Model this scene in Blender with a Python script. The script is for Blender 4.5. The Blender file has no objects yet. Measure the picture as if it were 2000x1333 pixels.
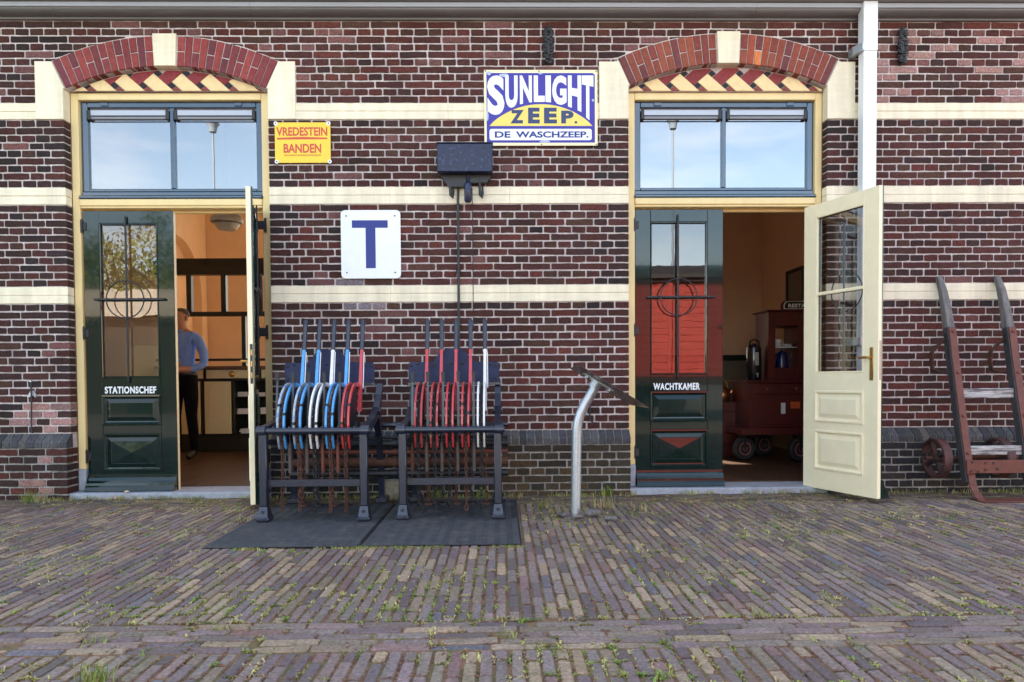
import bpy, math, random
from math import sin, cos, pi, sqrt, radians, atan2, hypot
from mathutils import Vector, Matrix, noise as mnoise

random.seed(7)
R = random.Random(11)
S = bpy.context.scene
COL = S.collection

# ------------------------------------------------------------------ camera
EYE, DIST, FPX = 0.90557, 5.65, 1384.0
yaw, pitch, roll = 0.0155835, -0.0275515, 0.0063804
fw = Vector((sin(yaw) * cos(pitch), cos(yaw) * cos(pitch), sin(pitch)))
rt = Vector((cos(yaw), -sin(yaw), 0.0))
up = rt.cross(fw)
r2 = rt * cos(roll) - up * sin(roll)
u2 = rt * sin(roll) + up * cos(roll)
cd = bpy.data.cameras.new('camera')
cam = bpy.data.objects.new('camera', cd)
COL.objects.link(cam)
M = Matrix((r2, u2, -fw)).transposed().to_4x4()
M.translation = Vector((0, -DIST, EYE))
cam.matrix_world = M
cd.sensor_width = 36.0
cd.lens = FPX / 2000.0 * 36.0
cd.shift_y = (783.143 - 666.5) / 2000.0
cd.clip_start, cd.clip_end = 0.05, 2000
S.camera = cam

# ------------------------------------------------------------------ sky, sun, exposure
SUN_EL, SUN_AZ = radians(32), radians(-27)      # azimuth from +Y (behind the building), negative = towards -X
W = bpy.data.worlds.new('World'); S.world = W; W.use_nodes = True
nt = W.node_tree
for n in list(nt.nodes): nt.nodes.remove(n)
sky = nt.nodes.new('ShaderNodeTexSky'); sky.sky_type = 'NISHITA'; sky.sun_disc = False
sky.sun_elevation = SUN_EL; sky.sun_rotation = SUN_AZ
sky.air_density = 1.0; sky.dust_density = 0.5; sky.ozone_density = 0.6
bg = nt.nodes.new('ShaderNodeBackground'); bg.inputs[1].default_value = 0.13
wo = nt.nodes.new('ShaderNodeOutputWorld')
# thin streaky high cloud over the blue
tcw = nt.nodes.new('ShaderNodeTexCoord'); mpw = nt.nodes.new('ShaderNodeMapping'); mpw.inputs['Scale'].default_value = (1.2, 1.2, 4.5); mpw.inputs['Rotation'].default_value = (.25, .1, 0)
cn = nt.nodes.new('ShaderNodeTexNoise'); cn.inputs['Scale'].default_value = 2.3; cn.inputs['Detail'].default_value = 7; cn.inputs['Roughness'].default_value = .62
nt.links.new(tcw.outputs['Generated'], mpw.inputs[0]); nt.links.new(mpw.outputs[0], cn.inputs['Vector'])
cr_ = nt.nodes.new('ShaderNodeMapRange'); cr_.inputs[1].default_value = .46; cr_.inputs[2].default_value = .78; cr_.inputs[3].default_value = 0; cr_.inputs[4].default_value = .38
nt.links.new(cn.outputs['Fac'], cr_.inputs[0])
cm = nt.nodes.new('ShaderNodeMix'); cm.data_type = 'RGBA'; cm.inputs[7].default_value = (8.2, 8.0, 7.8, 1)
nt.links.new(cr_.outputs[0], cm.inputs[0]); nt.links.new(sky.outputs[0], cm.inputs[6])
nt.links.new(cm.outputs[2], bg.inputs[0]); nt.links.new(bg.outputs[0], wo.inputs[0])
sd = bpy.data.lights.new('sun', 'SUN'); sd.energy = 4.5; sd.angle = radians(0.53); sd.color = (1.0, 0.94, 0.86)
sun = bpy.data.objects.new('sun', sd); COL.objects.link(sun)
tosun = Vector((sin(SUN_AZ) * cos(SUN_EL), cos(SUN_AZ) * cos(SUN_EL), sin(SUN_EL)))
sun.rotation_euler = tosun.to_track_quat('Z', 'Y').to_euler()
sun.location = tosun * 60
S.view_settings.view_transform = 'Standard'; S.view_settings.look = 'None'
S.view_settings.exposure = 2.4; S.view_settings.gamma = 1.0; S.view_settings.use_curve_mapping = False
S.view_settings.use_white_balance = True; S.view_settings.white_balance_temperature = 7400      # camera set for open shade
S.render.engine = 'CYCLES'
S.cycles.use_denoising = True
S.cycles.max_bounces = 10; S.cycles.diffuse_bounces = 6; S.cycles.glossy_bounces = 5; S.cycles.transparent_max_bounces = 12
S.cycles.sample_clamp_indirect = 6.0

# ------------------------------------------------------------------ materials
def newmat(name):
    m = bpy.data.materials.new(name); m.use_nodes = True
    t = m.node_tree
    for n in list(t.nodes): t.nodes.remove(n)
    out = t.nodes.new('ShaderNodeOutputMaterial')
    return m, t, out
def inp(n, names, v):
    for k in names:
        if k in n.inputs: n.inputs[k].default_value = v; return
def mixcol(t, mode, fac, a, b):
    n = t.nodes.new('ShaderNodeMix'); n.data_type = 'RGBA'; n.blend_type = mode
    for s, v in ((0, fac), (6, a), (7, b)):
        if hasattr(v, 'node'): t.links.new(v, n.inputs[s])
        else: n.inputs[s].default_value = v if s == 0 else (*v[:3], 1)
    return n.outputs[2]
def tnoise(t, scale, detail=4, rough=.6, vec=None, stretch=None):
    n = t.nodes.new('ShaderNodeTexNoise'); n.inputs['Scale'].default_value = scale
    n.inputs['Detail'].default_value = detail; n.inputs['Roughness'].default_value = rough
    tc = t.nodes.new('ShaderNodeTexCoord'); src = tc.outputs['Object']
    if stretch:
        mp = t.nodes.new('ShaderNodeMapping'); mp.inputs['Scale'].default_value = stretch
        t.links.new(src, mp.inputs[0]); src = mp.outputs[0]
    t.links.new(src, n.inputs['Vector'])
    return n.outputs['Fac']
def ramp(t, fac, p0, p1, c0=(0, 0, 0), c1=(1, 1, 1)):
    n = t.nodes.new('ShaderNodeValToRGB')
    n.color_ramp.elements[0].position = p0; n.color_ramp.elements[1].position = p1
    n.color_ramp.elements[0].color = (*c0, 1); n.color_ramp.elements[1].color = (*c1, 1)
    t.links.new(fac, n.inputs[0]); return n.outputs[0]
def mk(name, col=(.5, .5, .5), rough=.6, metal=0, spec=.5, coat=0, attr=False, var=.25, vscale=30, bump=.2, bscale=120,
       stain=None, sscale=6, sp=(.55, .7), stretch=None, coat_rough=.05, sss=0, trans=0, bdist=.004, big=None):
    m, t, out = newmat(name)
    p = t.nodes.new('ShaderNodeBsdfPrincipled'); t.links.new(p.outputs[0], out.inputs[0])
    p.inputs['Roughness'].default_value = rough; p.inputs['Metallic'].default_value = metal
    inp(p, ['Specular IOR Level', 'Specular'], spec); inp(p, ['Coat Weight', 'Clearcoat'], coat)
    inp(p, ['Coat Roughness', 'Clearcoat Roughness'], coat_rough)
    if trans: inp(p, ['Transmission Weight'], trans)
    if attr:
        a = t.nodes.new('ShaderNodeAttribute'); a.attribute_name = 'col'; base = a.outputs['Color']
    else: base = (*col, 1)
    if var:
        lo = ramp(t, tnoise(t, vscale, 5, .65, stretch=stretch), .3, .75, (1 - var,) * 3, (1 + var * .7,) * 3)
        base = mixcol(t, 'MULTIPLY', 1.0, base, lo)
    if big:
        base = mixcol(t, 'MULTIPLY', 1.0, base, ramp(t, tnoise(t, big[0], 4, .6, stretch=big[2] if len(big) > 2 else None), .3, .7, (1 - big[1],) * 3, (1 + big[1],) * 3))
    if stain:
        k = ramp(t, tnoise(t, sscale, 6, .7, stretch=stretch), sp[0], sp[1])
        base = mixcol(t, 'MIX', k, base, (*stain, 1))
        if rough < .5:
            rr = t.nodes.new('ShaderNodeMapRange'); t.links.new(k, rr.inputs[0])
            rr.inputs[3].default_value = rough; rr.inputs[4].default_value = .85
            t.links.new(rr.outputs[0], p.inputs['Roughness'])
    if hasattr(base, 'node'): t.links.new(base, p.inputs['Base Color'])
    else: p.inputs['Base Color'].default_value = base
    if bump:
        b = t.nodes.new('ShaderNodeBump'); b.inputs['Strength'].default_value = bump; b.inputs['Distance'].default_value = bdist
        t.links.new(tnoise(t, bscale, 5, .65, stretch=stretch), b.inputs['Height']); t.links.new(b.outputs[0], p.inputs['Normal'])
    return m
def mkglass(name, refl, tint=(1, 1, 1), wav=.02):
    m, t, out = newmat(name)
    mx = t.nodes.new('ShaderNodeMixShader'); tr = t.nodes.new('ShaderNodeBsdfTransparent'); g = t.nodes.new('ShaderNodeBsdfGlossy')
    tr.inputs[0].default_value = (*tint, 1); g.inputs['Roughness'].default_value = 0.0
    lw = t.nodes.new('ShaderNodeLayerWeight'); lw.inputs[0].default_value = .12
    mr = t.nodes.new('ShaderNodeMapRange'); t.links.new(lw.outputs['Fresnel'], mr.inputs[0])
    mr.inputs[3].default_value = refl; mr.inputs[4].default_value = 1.0
    t.links.new(mr.outputs[0], mx.inputs[0])
    b = t.nodes.new('ShaderNodeBump'); b.inputs['Strength'].default_value = wav; b.inputs['Distance'].default_value = .01
    t.links.new(tnoise(t, 5, 2, .5), b.inputs['Height']); t.links.new(b.outputs[0], g.inputs['Normal'])
    t.links.new(tr.outputs[0], mx.inputs[1]); t.links.new(g.outputs[0], mx.inputs[2]); t.links.new(mx.outputs[0], out.inputs[0])
    return m

brickM = mk('fired_brick', big=(1.1, .28), attr=True, rough=.8, var=.5, vscale=60, bump=.7, bscale=160, stain=(.30, .21, .20), sscale=24, sp=(.70, .88), bdist=.006, spec=.15)
mortarM = mk('lime_mortar', (.64, .565, .54), .9, var=.35, vscale=50, bump=.6, bscale=220, stain=(.34, .28, .27), sscale=3.2, sp=(.46, .7))
dirtmortarM = mk('grimy_mortar', (.38, .37, .35), .9, var=.4, vscale=30, bump=.6, bscale=200, stain=(.10, .10, .07), sscale=5, sp=(.45, .7))
voussM = mk('arch_brick', attr=True, rough=.75, var=.3, vscale=40, bump=.4, bscale=150, stain=(.42, .30, .28), sscale=22, sp=(.7, .9), spec=.3)
tympM = mk('tan_yellow_tile_paint', (.84, .62, .31), .6, var=.1, vscale=20, bump=.3, bscale=60, stain=(.5, .34, .18), sscale=9, sp=(.6, .85))
creamM = mk('cream_masonry_paint', (.86, .77, .57), .7, big=(2.5, .13, (4, 1, .45)), var=.07, vscale=14, bump=.5, bscale=70, stain=(.68, .58, .43), sscale=5, sp=(.6, .95), stretch=(.5, 1, 2.2))
yellowM = mk('yellow_frame_paint', (.84, .64, .31), .45, var=.08, vscale=8, bump=.15, bscale=60, stain=(.58, .40, .2), sscale=9, sp=(.66, .95), stretch=(1, 1, .35))
greenM = mk('dark_green_gloss_paint', (.0022, .015, .0125), .08, var=.3, vscale=12, bump=.16, bscale=38, coat=.75, spec=.22, stretch=(1, 1, .3), coat_rough=.03)
sashM = mk('sky_tinted_green_paint', (.008, .034, .07), .14, var=.2, vscale=12, bump=.08, bscale=40, coat=1.0, spec=.6, coat_rough=.04)  # door green with the reflected sky's blue put into the colour
doorcreamM = mk('cream_door_paint', (.94, .83, .57), .45, var=.05, vscale=10, bump=.1, bscale=50, stain=(.55, .5, .36), sscale=14, sp=(.74, 1))
transomglass = mkglass('transom_glass', .33, (.36, .38, .42), wav=.008)
doorglass = mkglass('old_door_glass', .13, (.52, .52, .54), wav=.03)
clearglass = mkglass('clear_glass', .10, (.92, .92, .92))
ironM = mk('blue_black_iron_paint', (.011, .015, .036), .36, var=.35, vscale=25, bump=.35, bscale=60, coat=.5, stain=(.09, .045, .03), sscale=9, sp=(.68, .8), coat_rough=.2)
darkironM = mk('dark_iron', (.018, .018, .022), .45, var=.4, vscale=30, bump=.3, bscale=90, stain=(.07, .04, .03), sscale=14, sp=(.62, .8))
rustM = mk('rusty_iron', (.13, .05, .03), .85, var=.55, vscale=40, bump=.5, bscale=120, stain=(.05, .03, .028), sscale=18, sp=(.45, .7))
rustredM = mk('red_oxide_paint', (.17, .048, .032), .6, var=.3, vscale=25, bump=.35, bscale=90, stain=(.08, .035, .025), sscale=8, sp=(.55, .8))
tubegreyM = mk('grey_brown_tube_paint', (.10, .075, .07), .6, var=.3, vscale=40, bump=.2)
blueM = mk('light_blue_enamel', (.055, .34, .72), .35, var=.15, vscale=30, bump=.1, coat=.4, stain=(.20, .24, .28), sscale=26, sp=(.62, .74))
redM = mk('red_enamel', (.60, .045, .055), .38, var=.2, vscale=30, bump=.1, coat=.4, stain=(.16, .05, .04), sscale=26, sp=(.60, .74))
whiteM = mk('white_enamel', (.80, .80, .80), .4, var=.1, vscale=30, bump=.1, coat=.3, stain=(.45, .40, .34), sscale=22, sp=(.66, .85))
pipewhiteM = mk('white_downpipe_paint', (.84, .86, .88), .35, var=.03, vscale=5, bump=.05, coat=.2)
galvM = mk('galvanised_steel', (.52, .56, .60), .42, metal=.75, var=.15, vscale=50, bump=.1, bscale=60)
woodM = mk('weathered_grey_wood', (.23, .21, .195), .85, var=.6, vscale=60, bump=.7, bscale=90, stretch=(1, 1, .12), stain=(.10, .10, .11), sscale=30, sp=(.45, .65))
slatM = mk('peeling_white_plank', (.55, .53, .52), .85, var=.5, vscale=60, bump=.7, bscale=80, stretch=(.15, 1, 1.6), stain=(.14, .12, .12), sscale=34, sp=(.46, .6))
railwoodM = mk('blue_grey_truck_wood', (.058, .058, .062), .6, var=.5, vscale=40, bump=.5, bscale=90, stretch=(1, 1, .15), stain=(.16, .16, .17), sscale=30, sp=(.6, .8))
stoneM = mk('blue_stone', (.34, .37, .43), .6, var=.2, vscale=30, bump=.3, bscale=90, stain=(.22, .22, .24), sscale=9, sp=(.5, .8))
paverM = mk('paving_brick', big=(.9, .16), attr=True, rough=.72, var=.5, vscale=70, bump=.8, bscale=170, stain=(.16, .13, .085), sscale=9, sp=(.5, .8), bdist=.006, spec=.35)
soilM = mk('joint_soil', (.26, .135, .07), .95, var=.5, vscale=60, bump=.8, bscale=180, stain=(.11, .11, .035), sscale=7, sp=(.45, .62))
groundM = mk('brick_yard', (.15, .125, .11), .9, var=.3, vscale=3, bump=.4, bscale=60)
rubberM = mk('black_rubber', (.026, .028, .032), .38, var=.5, vscale=20, bump=.2, bscale=100, stain=(.10, .09, .075), sscale=7, sp=(.5, .85))
weedM = mk('weed_leaf', attr=True, rough=.6, var=.2, vscale=30, bump=0)
peachM = mk('peach_plaster', (.86, .63, .43), .8, var=.06, vscale=3, bump=.15, bscale=40)
brownwallM = mk('brown_plaster', (.76, .50, .35), .8, var=.06, vscale=3, bump=.15, bscale=40)
dadoM = mk('dado_paint', (.20, .17, .13), .6, var=.1, bump=.1)
floorM = mk('wooden_floor', (.075, .036, .02), .45, var=.4, vscale=9, bump=.2, stretch=(1, .12, 1))
ceilM = mk('white_ceiling', (.75, .72, .66), .9, var=.03, bump=.05)
cabgreenM = mk('black_green_counter_paint', (.006, .010, .008), .4, var=.2, bump=.05)
cabcreamM = mk('cream_cabinet_paint', (.62, .58, .36), .5, var=.05, bump=.05)
counterM = mk('brown_counter_top', (.12, .055, .03), .35, var=.3, vscale=20, bump=.1, stretch=(.2, 1, 1))
cupM = mk('dark_red_cupboard_paint', (.10, .010, .010), .4, var=.2, vscale=10, bump=.08, coat=.2)
brassM = mk('brass', (.55, .33, .10), .35, metal=.9, var=.2, bump=.05)
copperM = mk('copper', (.60, .22, .10), .3, metal=.9, var=.2, bump=.05)
tyreM = mk('rubber_tyre', (.02, .02, .022), .7, var=.2, bump=.3, bscale=80)
skinM = mk('skin', (.42, .22, .15), .55, var=.08, bump=.05)
shirtM = mk('blue_shirt_cloth', (.17, .34, .85), .85, spec=.15, var=.12, vscale=10, bump=.7, bscale=13, bdist=.03)
trouserM = mk('dark_trouser_cloth', (.005, .005, .008), .9, spec=.08, var=.15, bump=.2)
hairM = mk('grey_hair', (.10, .09, .085), .8, var=.3, bump=.3)
shoeM = mk('black_shoe', (.01, .01, .01), .4, bump=.05)
lampM = mk('grey_enamel_lamp', (.36, .40, .42), .4, var=.08, bump=.05)
slateM = mk('cornice_grey_paint', (.17, .165, .165), .45, var=.2, vscale=6, bump=.2, bscale=40, stretch=(.2, 1, 1), coat=.25)
fasciaM = mk('cornice_light_paint', (.44, .48, .55), .4, var=.1, vscale=6, bump=.1, stretch=(.2, 1, 1), coat=.4)
roofM = mk('roof_tile_red', (.22, .09, .05), .8, var=.3, vscale=8, bump=.3)
wallplainM = mk('plain_brick_wall', (.12, .06, .055), .85, var=.3, vscale=20, bump=.3)
wagonM = mk('red_wagon_paint', (.40, .05, .04), .5, var=.15, vscale=8, bump=.1)
wagonblackM = mk('wagon_black', (.02, .02, .02), .6, var=.2, bump=.1)
plasterM = mk('beige_plaster', (.55, .48, .38), .85, var=.15, vscale=3, bump=.2)
barkM = mk('bark', (.10, .07, .05), .9, var=.4, bump=.6, bscale=30)
treeleafM = mk('tree_leaf', attr=True, rough=.55, var=.2, vscale=4, bump=0)
def enamel(name, c, chips=None): return mk(name, c, .38, spec=.3, var=.05, vscale=12, bump=.08, bscale=25, coat=.12, stain=chips, sscale=9, sp=(.72, .78))
en_yel = enamel('yellow_enamel', (.92, .62, .06)); en_red = enamel('sign_red', (.62, .08, .05)); en_white = enamel('sign_white', (.86, .88, .90))
en_blue = enamel('sign_blue', (.045, .032, .33), (.20, .22, .48)); en_pale = enamel('sign_pale_yellow', (.88, .80, .50)); en_sun = enamel('sign_sun_yellow', (.90, .68, .16))
en_ink = enamel('sign_ink', (.03, .05, .14)); en_navy = enamel('sign_navy', (.010, .024, .22)); paperM = mk('paper', (.75, .76, .78), .7, var=.05, bump=0)
orangeM = mk('orange_print', (.7, .12, .03), .5, bump=0); bluepotM = mk('blue_enamel_pot', (.01, .015, .10), .25, bump=0, coat=.6)
steelM = mk('black_urn', (.012, .012, .016), .2, var=.1, bump=.02, coat=.8)

# ------------------------------------------------------------------ mesh helpers
class MB:
    def __init__(s): s.v = []; s.f = []; s.m = []; s.sm = []; s.c = []
    def add(s, vs, fs, mat=0, smooth=False, col=(1, 1, 1)):
        o = len(s.v); s.v.extend([tuple(p) for p in vs]); s.c.extend([col] * len(vs))
        for f in fs: s.f.append(tuple(i + o for i in f)); s.m.append(mat); s.sm.append(smooth)
        return o
    def convex(s, vs, fs, mat=0, smooth=False, col=(1, 1, 1)):
        c = Vector((0, 0, 0))
        for p in vs: c += Vector(p)
        c /= len(vs); out = []
        for f in fs:
            a, b, d = Vector(vs[f[0]]), Vector(vs[f[1]]), Vector(vs[f[2]])
            n = (b - a).cross(d - a)
            if n.dot((a + b + d) / 3 - c) < 0: f = f[::-1]
            out.append(f)
        return s.add(vs, out, mat, smooth, col)
    def box(s, x0, x1, y0, y1, z0, z1, mat=0, b=0, col=(1, 1, 1)):
        x0, x1 = min(x0, x1), max(x0, x1); y0, y1 = min(y0, y1), max(y0, y1); z0, z1 = min(z0, z1), max(z0, z1)
        b = min(b, (x1 - x0) * .45, (y1 - y0) * .45, (z1 - z0) * .45)
        if b <= 0:
            vs = [(x, y, z) for x in (x0, x1) for y in (y0, y1) for z in (z0, z1)]
            return s.convex(vs, [(0, 1, 3, 2), (4, 5, 7, 6), (0, 1, 5, 4), (2, 3, 7, 6), (0, 2, 6, 4), (1, 3, 7, 5)], mat, False, col)
        vs = []; lo = (x0, y0, z0); hi = (x1, y1, z1); idx = {}
        for i in range(8):
            sg = ((i >> 2) & 1, (i >> 1) & 1, i & 1)
            for a in range(3):
                p = [0, 0, 0]
                for k in range(3):
                    e = hi[k] if sg[k] else lo[k]
                    p[k] = e if k == a else e + (-b if sg[k] else b)
                idx[(i, a)] = len(vs); vs.append(tuple(p))
        fs = []
        bit = (4, 2, 1)
        for a in range(3):
            o1, o2 = [k for k in range(3) if k != a]
            for sgn in (0, 1):
                base = bit[a] * sgn
                q = [base, base | bit[o1], base | bit[o1] | bit[o2], base | bit[o2]]
                fs.append(tuple(idx[(i, a)] for i in q))
            for s1 in (0, 1):
                for s2 in (0, 1):
                    i0 = bit[o1] * s1 | bit[o2] * s2; i1 = i0 | bit[a]
                    fs.append((idx[(i0, o1)], idx[(i1, o1)], idx[(i1, o2)], idx[(i0, o2)]))
        for i in range(8): fs.append((idx[(i, 0)], idx[(i, 1)], idx[(i, 2)]))
        return s.convex(vs, fs, mat, False, col)
    def tube(s, path, r, n=10, mat=0, closed=False, caps=True, smooth=True, col=(1, 1, 1), flat=None):
        P = [Vector(p) for p in path]; N = len(P)
        rs = r if isinstance(r, (list, tuple)) else [r] * N
        vs = []; fs = []; prev = None
        for i in range(N):
            if closed: t = P[(i + 1) % N] - P[i - 1]
            else: t = P[min(i + 1, N - 1)] - P[max(i - 1, 0)]
            t.normalize()
            if prev is None:
                a = Vector((0, 0, 1)) if abs(t.z) < .9 else Vector((1, 0, 0))
                x = t.cross(a).normalized()
            else: x = (prev - t * prev.dot(t)).normalized()
            prev = x; y = t.cross(x)
            for k in range(n):
                an = 2 * pi * (k + .5) / n
                ca, sa = cos(an), sin(an)
                if flat: ca *= flat[0]; sa *= flat[1]
                vs.append(P[i] + (x * ca + y * sa) * rs[i])
        for i in range(N if closed else N - 1):
            j = (i + 1) % N
            for k in range(n):
                l = (k + 1) % n
                fs.append((i * n + k, i * n + l, j * n + l, j * n + k))
        if caps and not closed:
            fs.append(tuple(range(n))[::-1]); fs.append(tuple((N - 1) * n + k for k in range(n)))
        s.add(vs, fs, mat, smooth, col)
    def cyl(s, p0, p1, r, n=12, mat=0, smooth=True, r1=None): s.tube([p0, p1], [r, r if r1 is None else r1], n, mat, smooth=smooth)
    def lathe(s, prof, o=(0, 0, 0), axis='z', n=20, mat=0, smooth=True, caps=True):
        vs = []; fs = []
        for (r, h) in prof:
            for k in range(n):
                a = 2 * pi * k / n; p = (r * cos(a), r * sin(a), h)
                if axis == 'y': p = (p[0], -p[2], p[1])
                if axis == 'x': p = (p[2], p[0], p[1])
                vs.append((o[0] + p[0], o[1] + p[1], o[2] + p[2]))
        for i in range(len(prof) - 1):
            for k in range(n):
                l = (k + 1) % n; fs.append((i * n + k, i * n + l, (i + 1) * n + l, (i + 1) * n + k))
        if caps: fs.append(tuple(range(n))[::-1]); fs.append(tuple((len(prof) - 1) * n + k for k in range(n)))
        s.add(vs, fs, mat, smooth)
    def prism(s, poly, y0, y1, mat=0, plane='xz', ch=0, col=(1, 1, 1), back=True):
        # poly: 2D outline, extruded along the third axis; ch: chamfer of the y0 (front) face
        A = sum(poly[i][0] * poly[(i + 1) % len(poly)][1] - poly[(i + 1) % len(poly)][0] * poly[i][1] for i in range(len(poly)))
        if A < 0: poly = poly[::-1]
        n = len(poly)
        def P(a, d):
            return (a[0], d, a[1]) if plane == 'xz' else ((d, a[0], a[1]) if plane == 'yz' else (a[0], a[1], d))
        flip = plane in ('xz',)
        if ch:
            ins = []
            for i in range(n):
                p, q, w = poly[i - 1], poly[i], poly[(i + 1) % n]
                d1 = Vector((q[0] - p[0], q[1] - p[1])); d2 = Vector((w[0] - q[0], w[1] - q[1]))
                d1.normalize(); d2.normalize()
                nn = Vector((-d1.y - d2.y, d1.x + d2.x)); 
                if nn.length > 1e-6: nn.normalize()
                ins.append((q[0] + nn.x * ch, q[1] + nn.y * ch))
            sgn = 1 if y1 > y0 else -1
            vs = [P(a, y0) for a in ins] + [P(a, y0 + ch * sgn) for a in poly] + [P(a, y1) for a in poly]
            fs = [tuple(range(n))]
            for k in (0, 1):
                for i in range(n):
                    j = (i + 1) % n
                    fs.append((k * n + j, k * n + i, (k + 1) * n + i, (k + 1) * n + j))
            if back: fs.append(tuple(2 * n + i for i in range(n))[::-1])
        else:
            vs = [P(a, y0) for a in poly] + [P(a, y1) for a in poly]
            fs = [tuple(range(n))] + [((i + 1) % n, i, n + i, n + (i + 1) % n) for i in range(n)]
            if back: fs.append(tuple(n + i for i in range(n))[::-1])
        want = -1 if y0 < y1 else 1
        # outline is counter-clockwise; in xz the front normal of (x,z) ccw points to -y
        nat = {'xz': -1, 'yz': 1, 'xy': 1}[plane]
        if nat != want: fs = [f[::-1] for f in fs]
        return s.add(vs, fs, mat, False, col)
    def xf(s, start, M):
        for i in range(start, len(s.v)): s.v[i] = tuple(M @ Vector(s.v[i]))

def build(name, mb, mats, parent=None, sharp=None, kind=None, loc=None, rotz=None):
    me = bpy.data.meshes.new(name)
    me.from_pydata(mb.v, [], mb.f)
    if not isinstance(mats, (list, tuple)): mats = [mats]
    for m in mats: me.materials.append(m)
    if len(mats) > 1: me.polygons.foreach_set('material_index', mb.m)
    if any(mb.sm):
        me.polygons.foreach_set('use_smooth', mb.sm)
        me.set_sharp_from_angle(angle=radians(sharp or 40))
    if any(c != (1, 1, 1) for c in mb.c):
        a = me.color_attributes.new('col', 'FLOAT_COLOR', 'POINT')
        fl = []
        for c in mb.c: fl.extend((c[0], c[1], c[2], 1.0))
        a.data.foreach_set('color', fl)
    me.update()
    o = bpy.data.objects.new(name, me); COL.objects.link(o)
    if parent: o.parent = parent
    if kind: o['kind'] = kind
    if loc: o.location = loc
    if rotz: o.rotation_euler = (0, 0, rotz)
    return o
def tag(o, label, cat, group=None, kind=None):
    o['label'] = label; o['category'] = cat
    if group: o['group'] = group
    if kind: o['kind'] = kind
    return o
def thing(name, label, cat, loc=(0, 0, 0), group=None, rotz=0):
    o = bpy.data.objects.new(name, None); COL.objects.link(o); o.location = loc; o.rotation_euler = (0, 0, rotz)
    o.empty_display_size = .1
    return tag(o, label, cat, group)
def clone(o, parent=None):
    c = o.copy(); COL.objects.link(c); c.parent = parent
    for ch in o.children: clone(ch, c)
    return c
def partbox(name, parent, mats, *a, **k):
    mb = MB(); mb.box(*a, **k); return build(name, mb, mats, parent)

def text2d(s, offset=.0, spacing=1.0):
    cu = bpy.data.curves.new('t', 'FONT'); cu.body = s; cu.size = 1; cu.offset = offset; cu.space_character = spacing
    cu.resolution_u = 4
    o = bpy.data.objects.new('t', cu); COL.objects.link(o)
    bpy.context.view_layer.update()
    dg = bpy.context.evaluated_depsgraph_get()
    me = o.evaluated_get(dg).to_mesh()
    vs = [(v.co.x, v.co.y) for v in me.vertices]; fs = [tuple(p.vertices) for p in me.polygons]
    o.evaluated_get(dg).to_mesh_clear(); bpy.data.objects.remove(o); bpy.data.curves.remove(cu)
    x0 = min(v[0] for v in vs); x1 = max(v[0] for v in vs); y0 = min(v[1] for v in vs); y1 = max(v[1] for v in vs)
    return [((v[0] - x0) / (x1 - x0), (v[1] - y0) / (y1 - y0)) for v in vs], fs
def text_to(mb, s, x0, x1, z0, z1, y, mat=0, offset=.02, fn=None, th=.0012, spacing=1.0):
    vs, fs = text2d(s, offset, spacing)
    def p(u, v, yy):
        if fn: a, b = fn(u, v)
        else: a, b = x0 + (x1 - x0) * u, z0 + (z1 - z0) * v
        return (a, yy, b)
    n = len(vs)
    # keep faces turned to -y; side walls from boundary edges
    ed = {}
    for f in fs:
        for i in range(len(f)):
            a, b = f[i], f[(i + 1) % len(f)]; ed[(a, b)] = 1
    side = [(b, a, a + n, b + n) for (a, b) in ed if (b, a) not in ed]
    mb.add([p(u, v, y) for u, v in vs] + [p(u, v, y + th) for u, v in vs], list(fs) + side, mat)

# ------------------------------------------------------------------ levels of the facade
XL, XR = -5.2, 5.2
LO = (-3.396, -1.811)          # first doorway (station master)
RO = (1.0236, 2.604)           # second doorway (waiting room)
Z3b, Z3t, Z2b, Z2t, Z1b, Z1t, ZT = 1.537, 1.669, 2.3096, 2.4433, 2.970, 3.0969, 3.734
ZP = .517                      # top of the plinth coping
ARCH = {'L': (-2.603, 1.552), 'R': (1.815, 1.575)}     # centre x, centre z
RE, RI = 2.062, 1.833          # extrados, intrados radii

bld = thing('station_building', 'dark brick station building with cream bands and two arched double doorways', 'building')

def open_edges(side): return LO if side == 'L' else RO

# ---- wall core
core = MB()
def wallbox(x0, x1, z0, z1, y0=.004, y1=.28): core.box(x0, x1, y0, y1, z0, z1)
for (x0, x1) in ((XL - 9, LO[0] - .010), (LO[1] + .010, RO[0] - .010), (RO[1] + .010, XR + 9)):
    core.box(x0, x1, .004, .28, -.3, 3.21)
for sd_, (cx, cz) in ARCH.items():
    x0, x1 = open_edges(sd_)
    x0 -= .010; x1 += .010
    pts = []
    for i in range(25):
        x = x0 + (x1 - x0) * i / 24
        pts.append((x, cz + sqrt(RI ** 2 - (x - cx) ** 2)))
    zs0 = pts[0][1]; zs1 = pts[-1][1]
    for i in range(24):
        a, b = pts[i], pts[i + 1]
        core.convex([(a[0], .004, a[1]), (b[0], .004, b[1]), (b[0], .004, 3.9), (a[0], .004, 3.9), (a[0], .28, a[1]), (b[0], .28, b[1]), (b[0], .28, 3.9), (a[0], .28, 3.9)],
                    [(0, 1, 2, 3), (4, 5, 6, 7), (0, 1, 5, 4), (2, 3, 7, 6)] + ([(0, 3, 7, 4)] if i == 0 else []) + ([(1, 2, 6, 5)] if i == 23 else []))
for (x0, x1) in ((XL - 9, LO[0] - .010), (LO[1] + .010, RO[0] - .010), (RO[1] + .010, XR + 9)):
    core.box(x0, x1, .004, .28, 3.21, 3.9)
build('wall', core, mortarM, bld)

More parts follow.
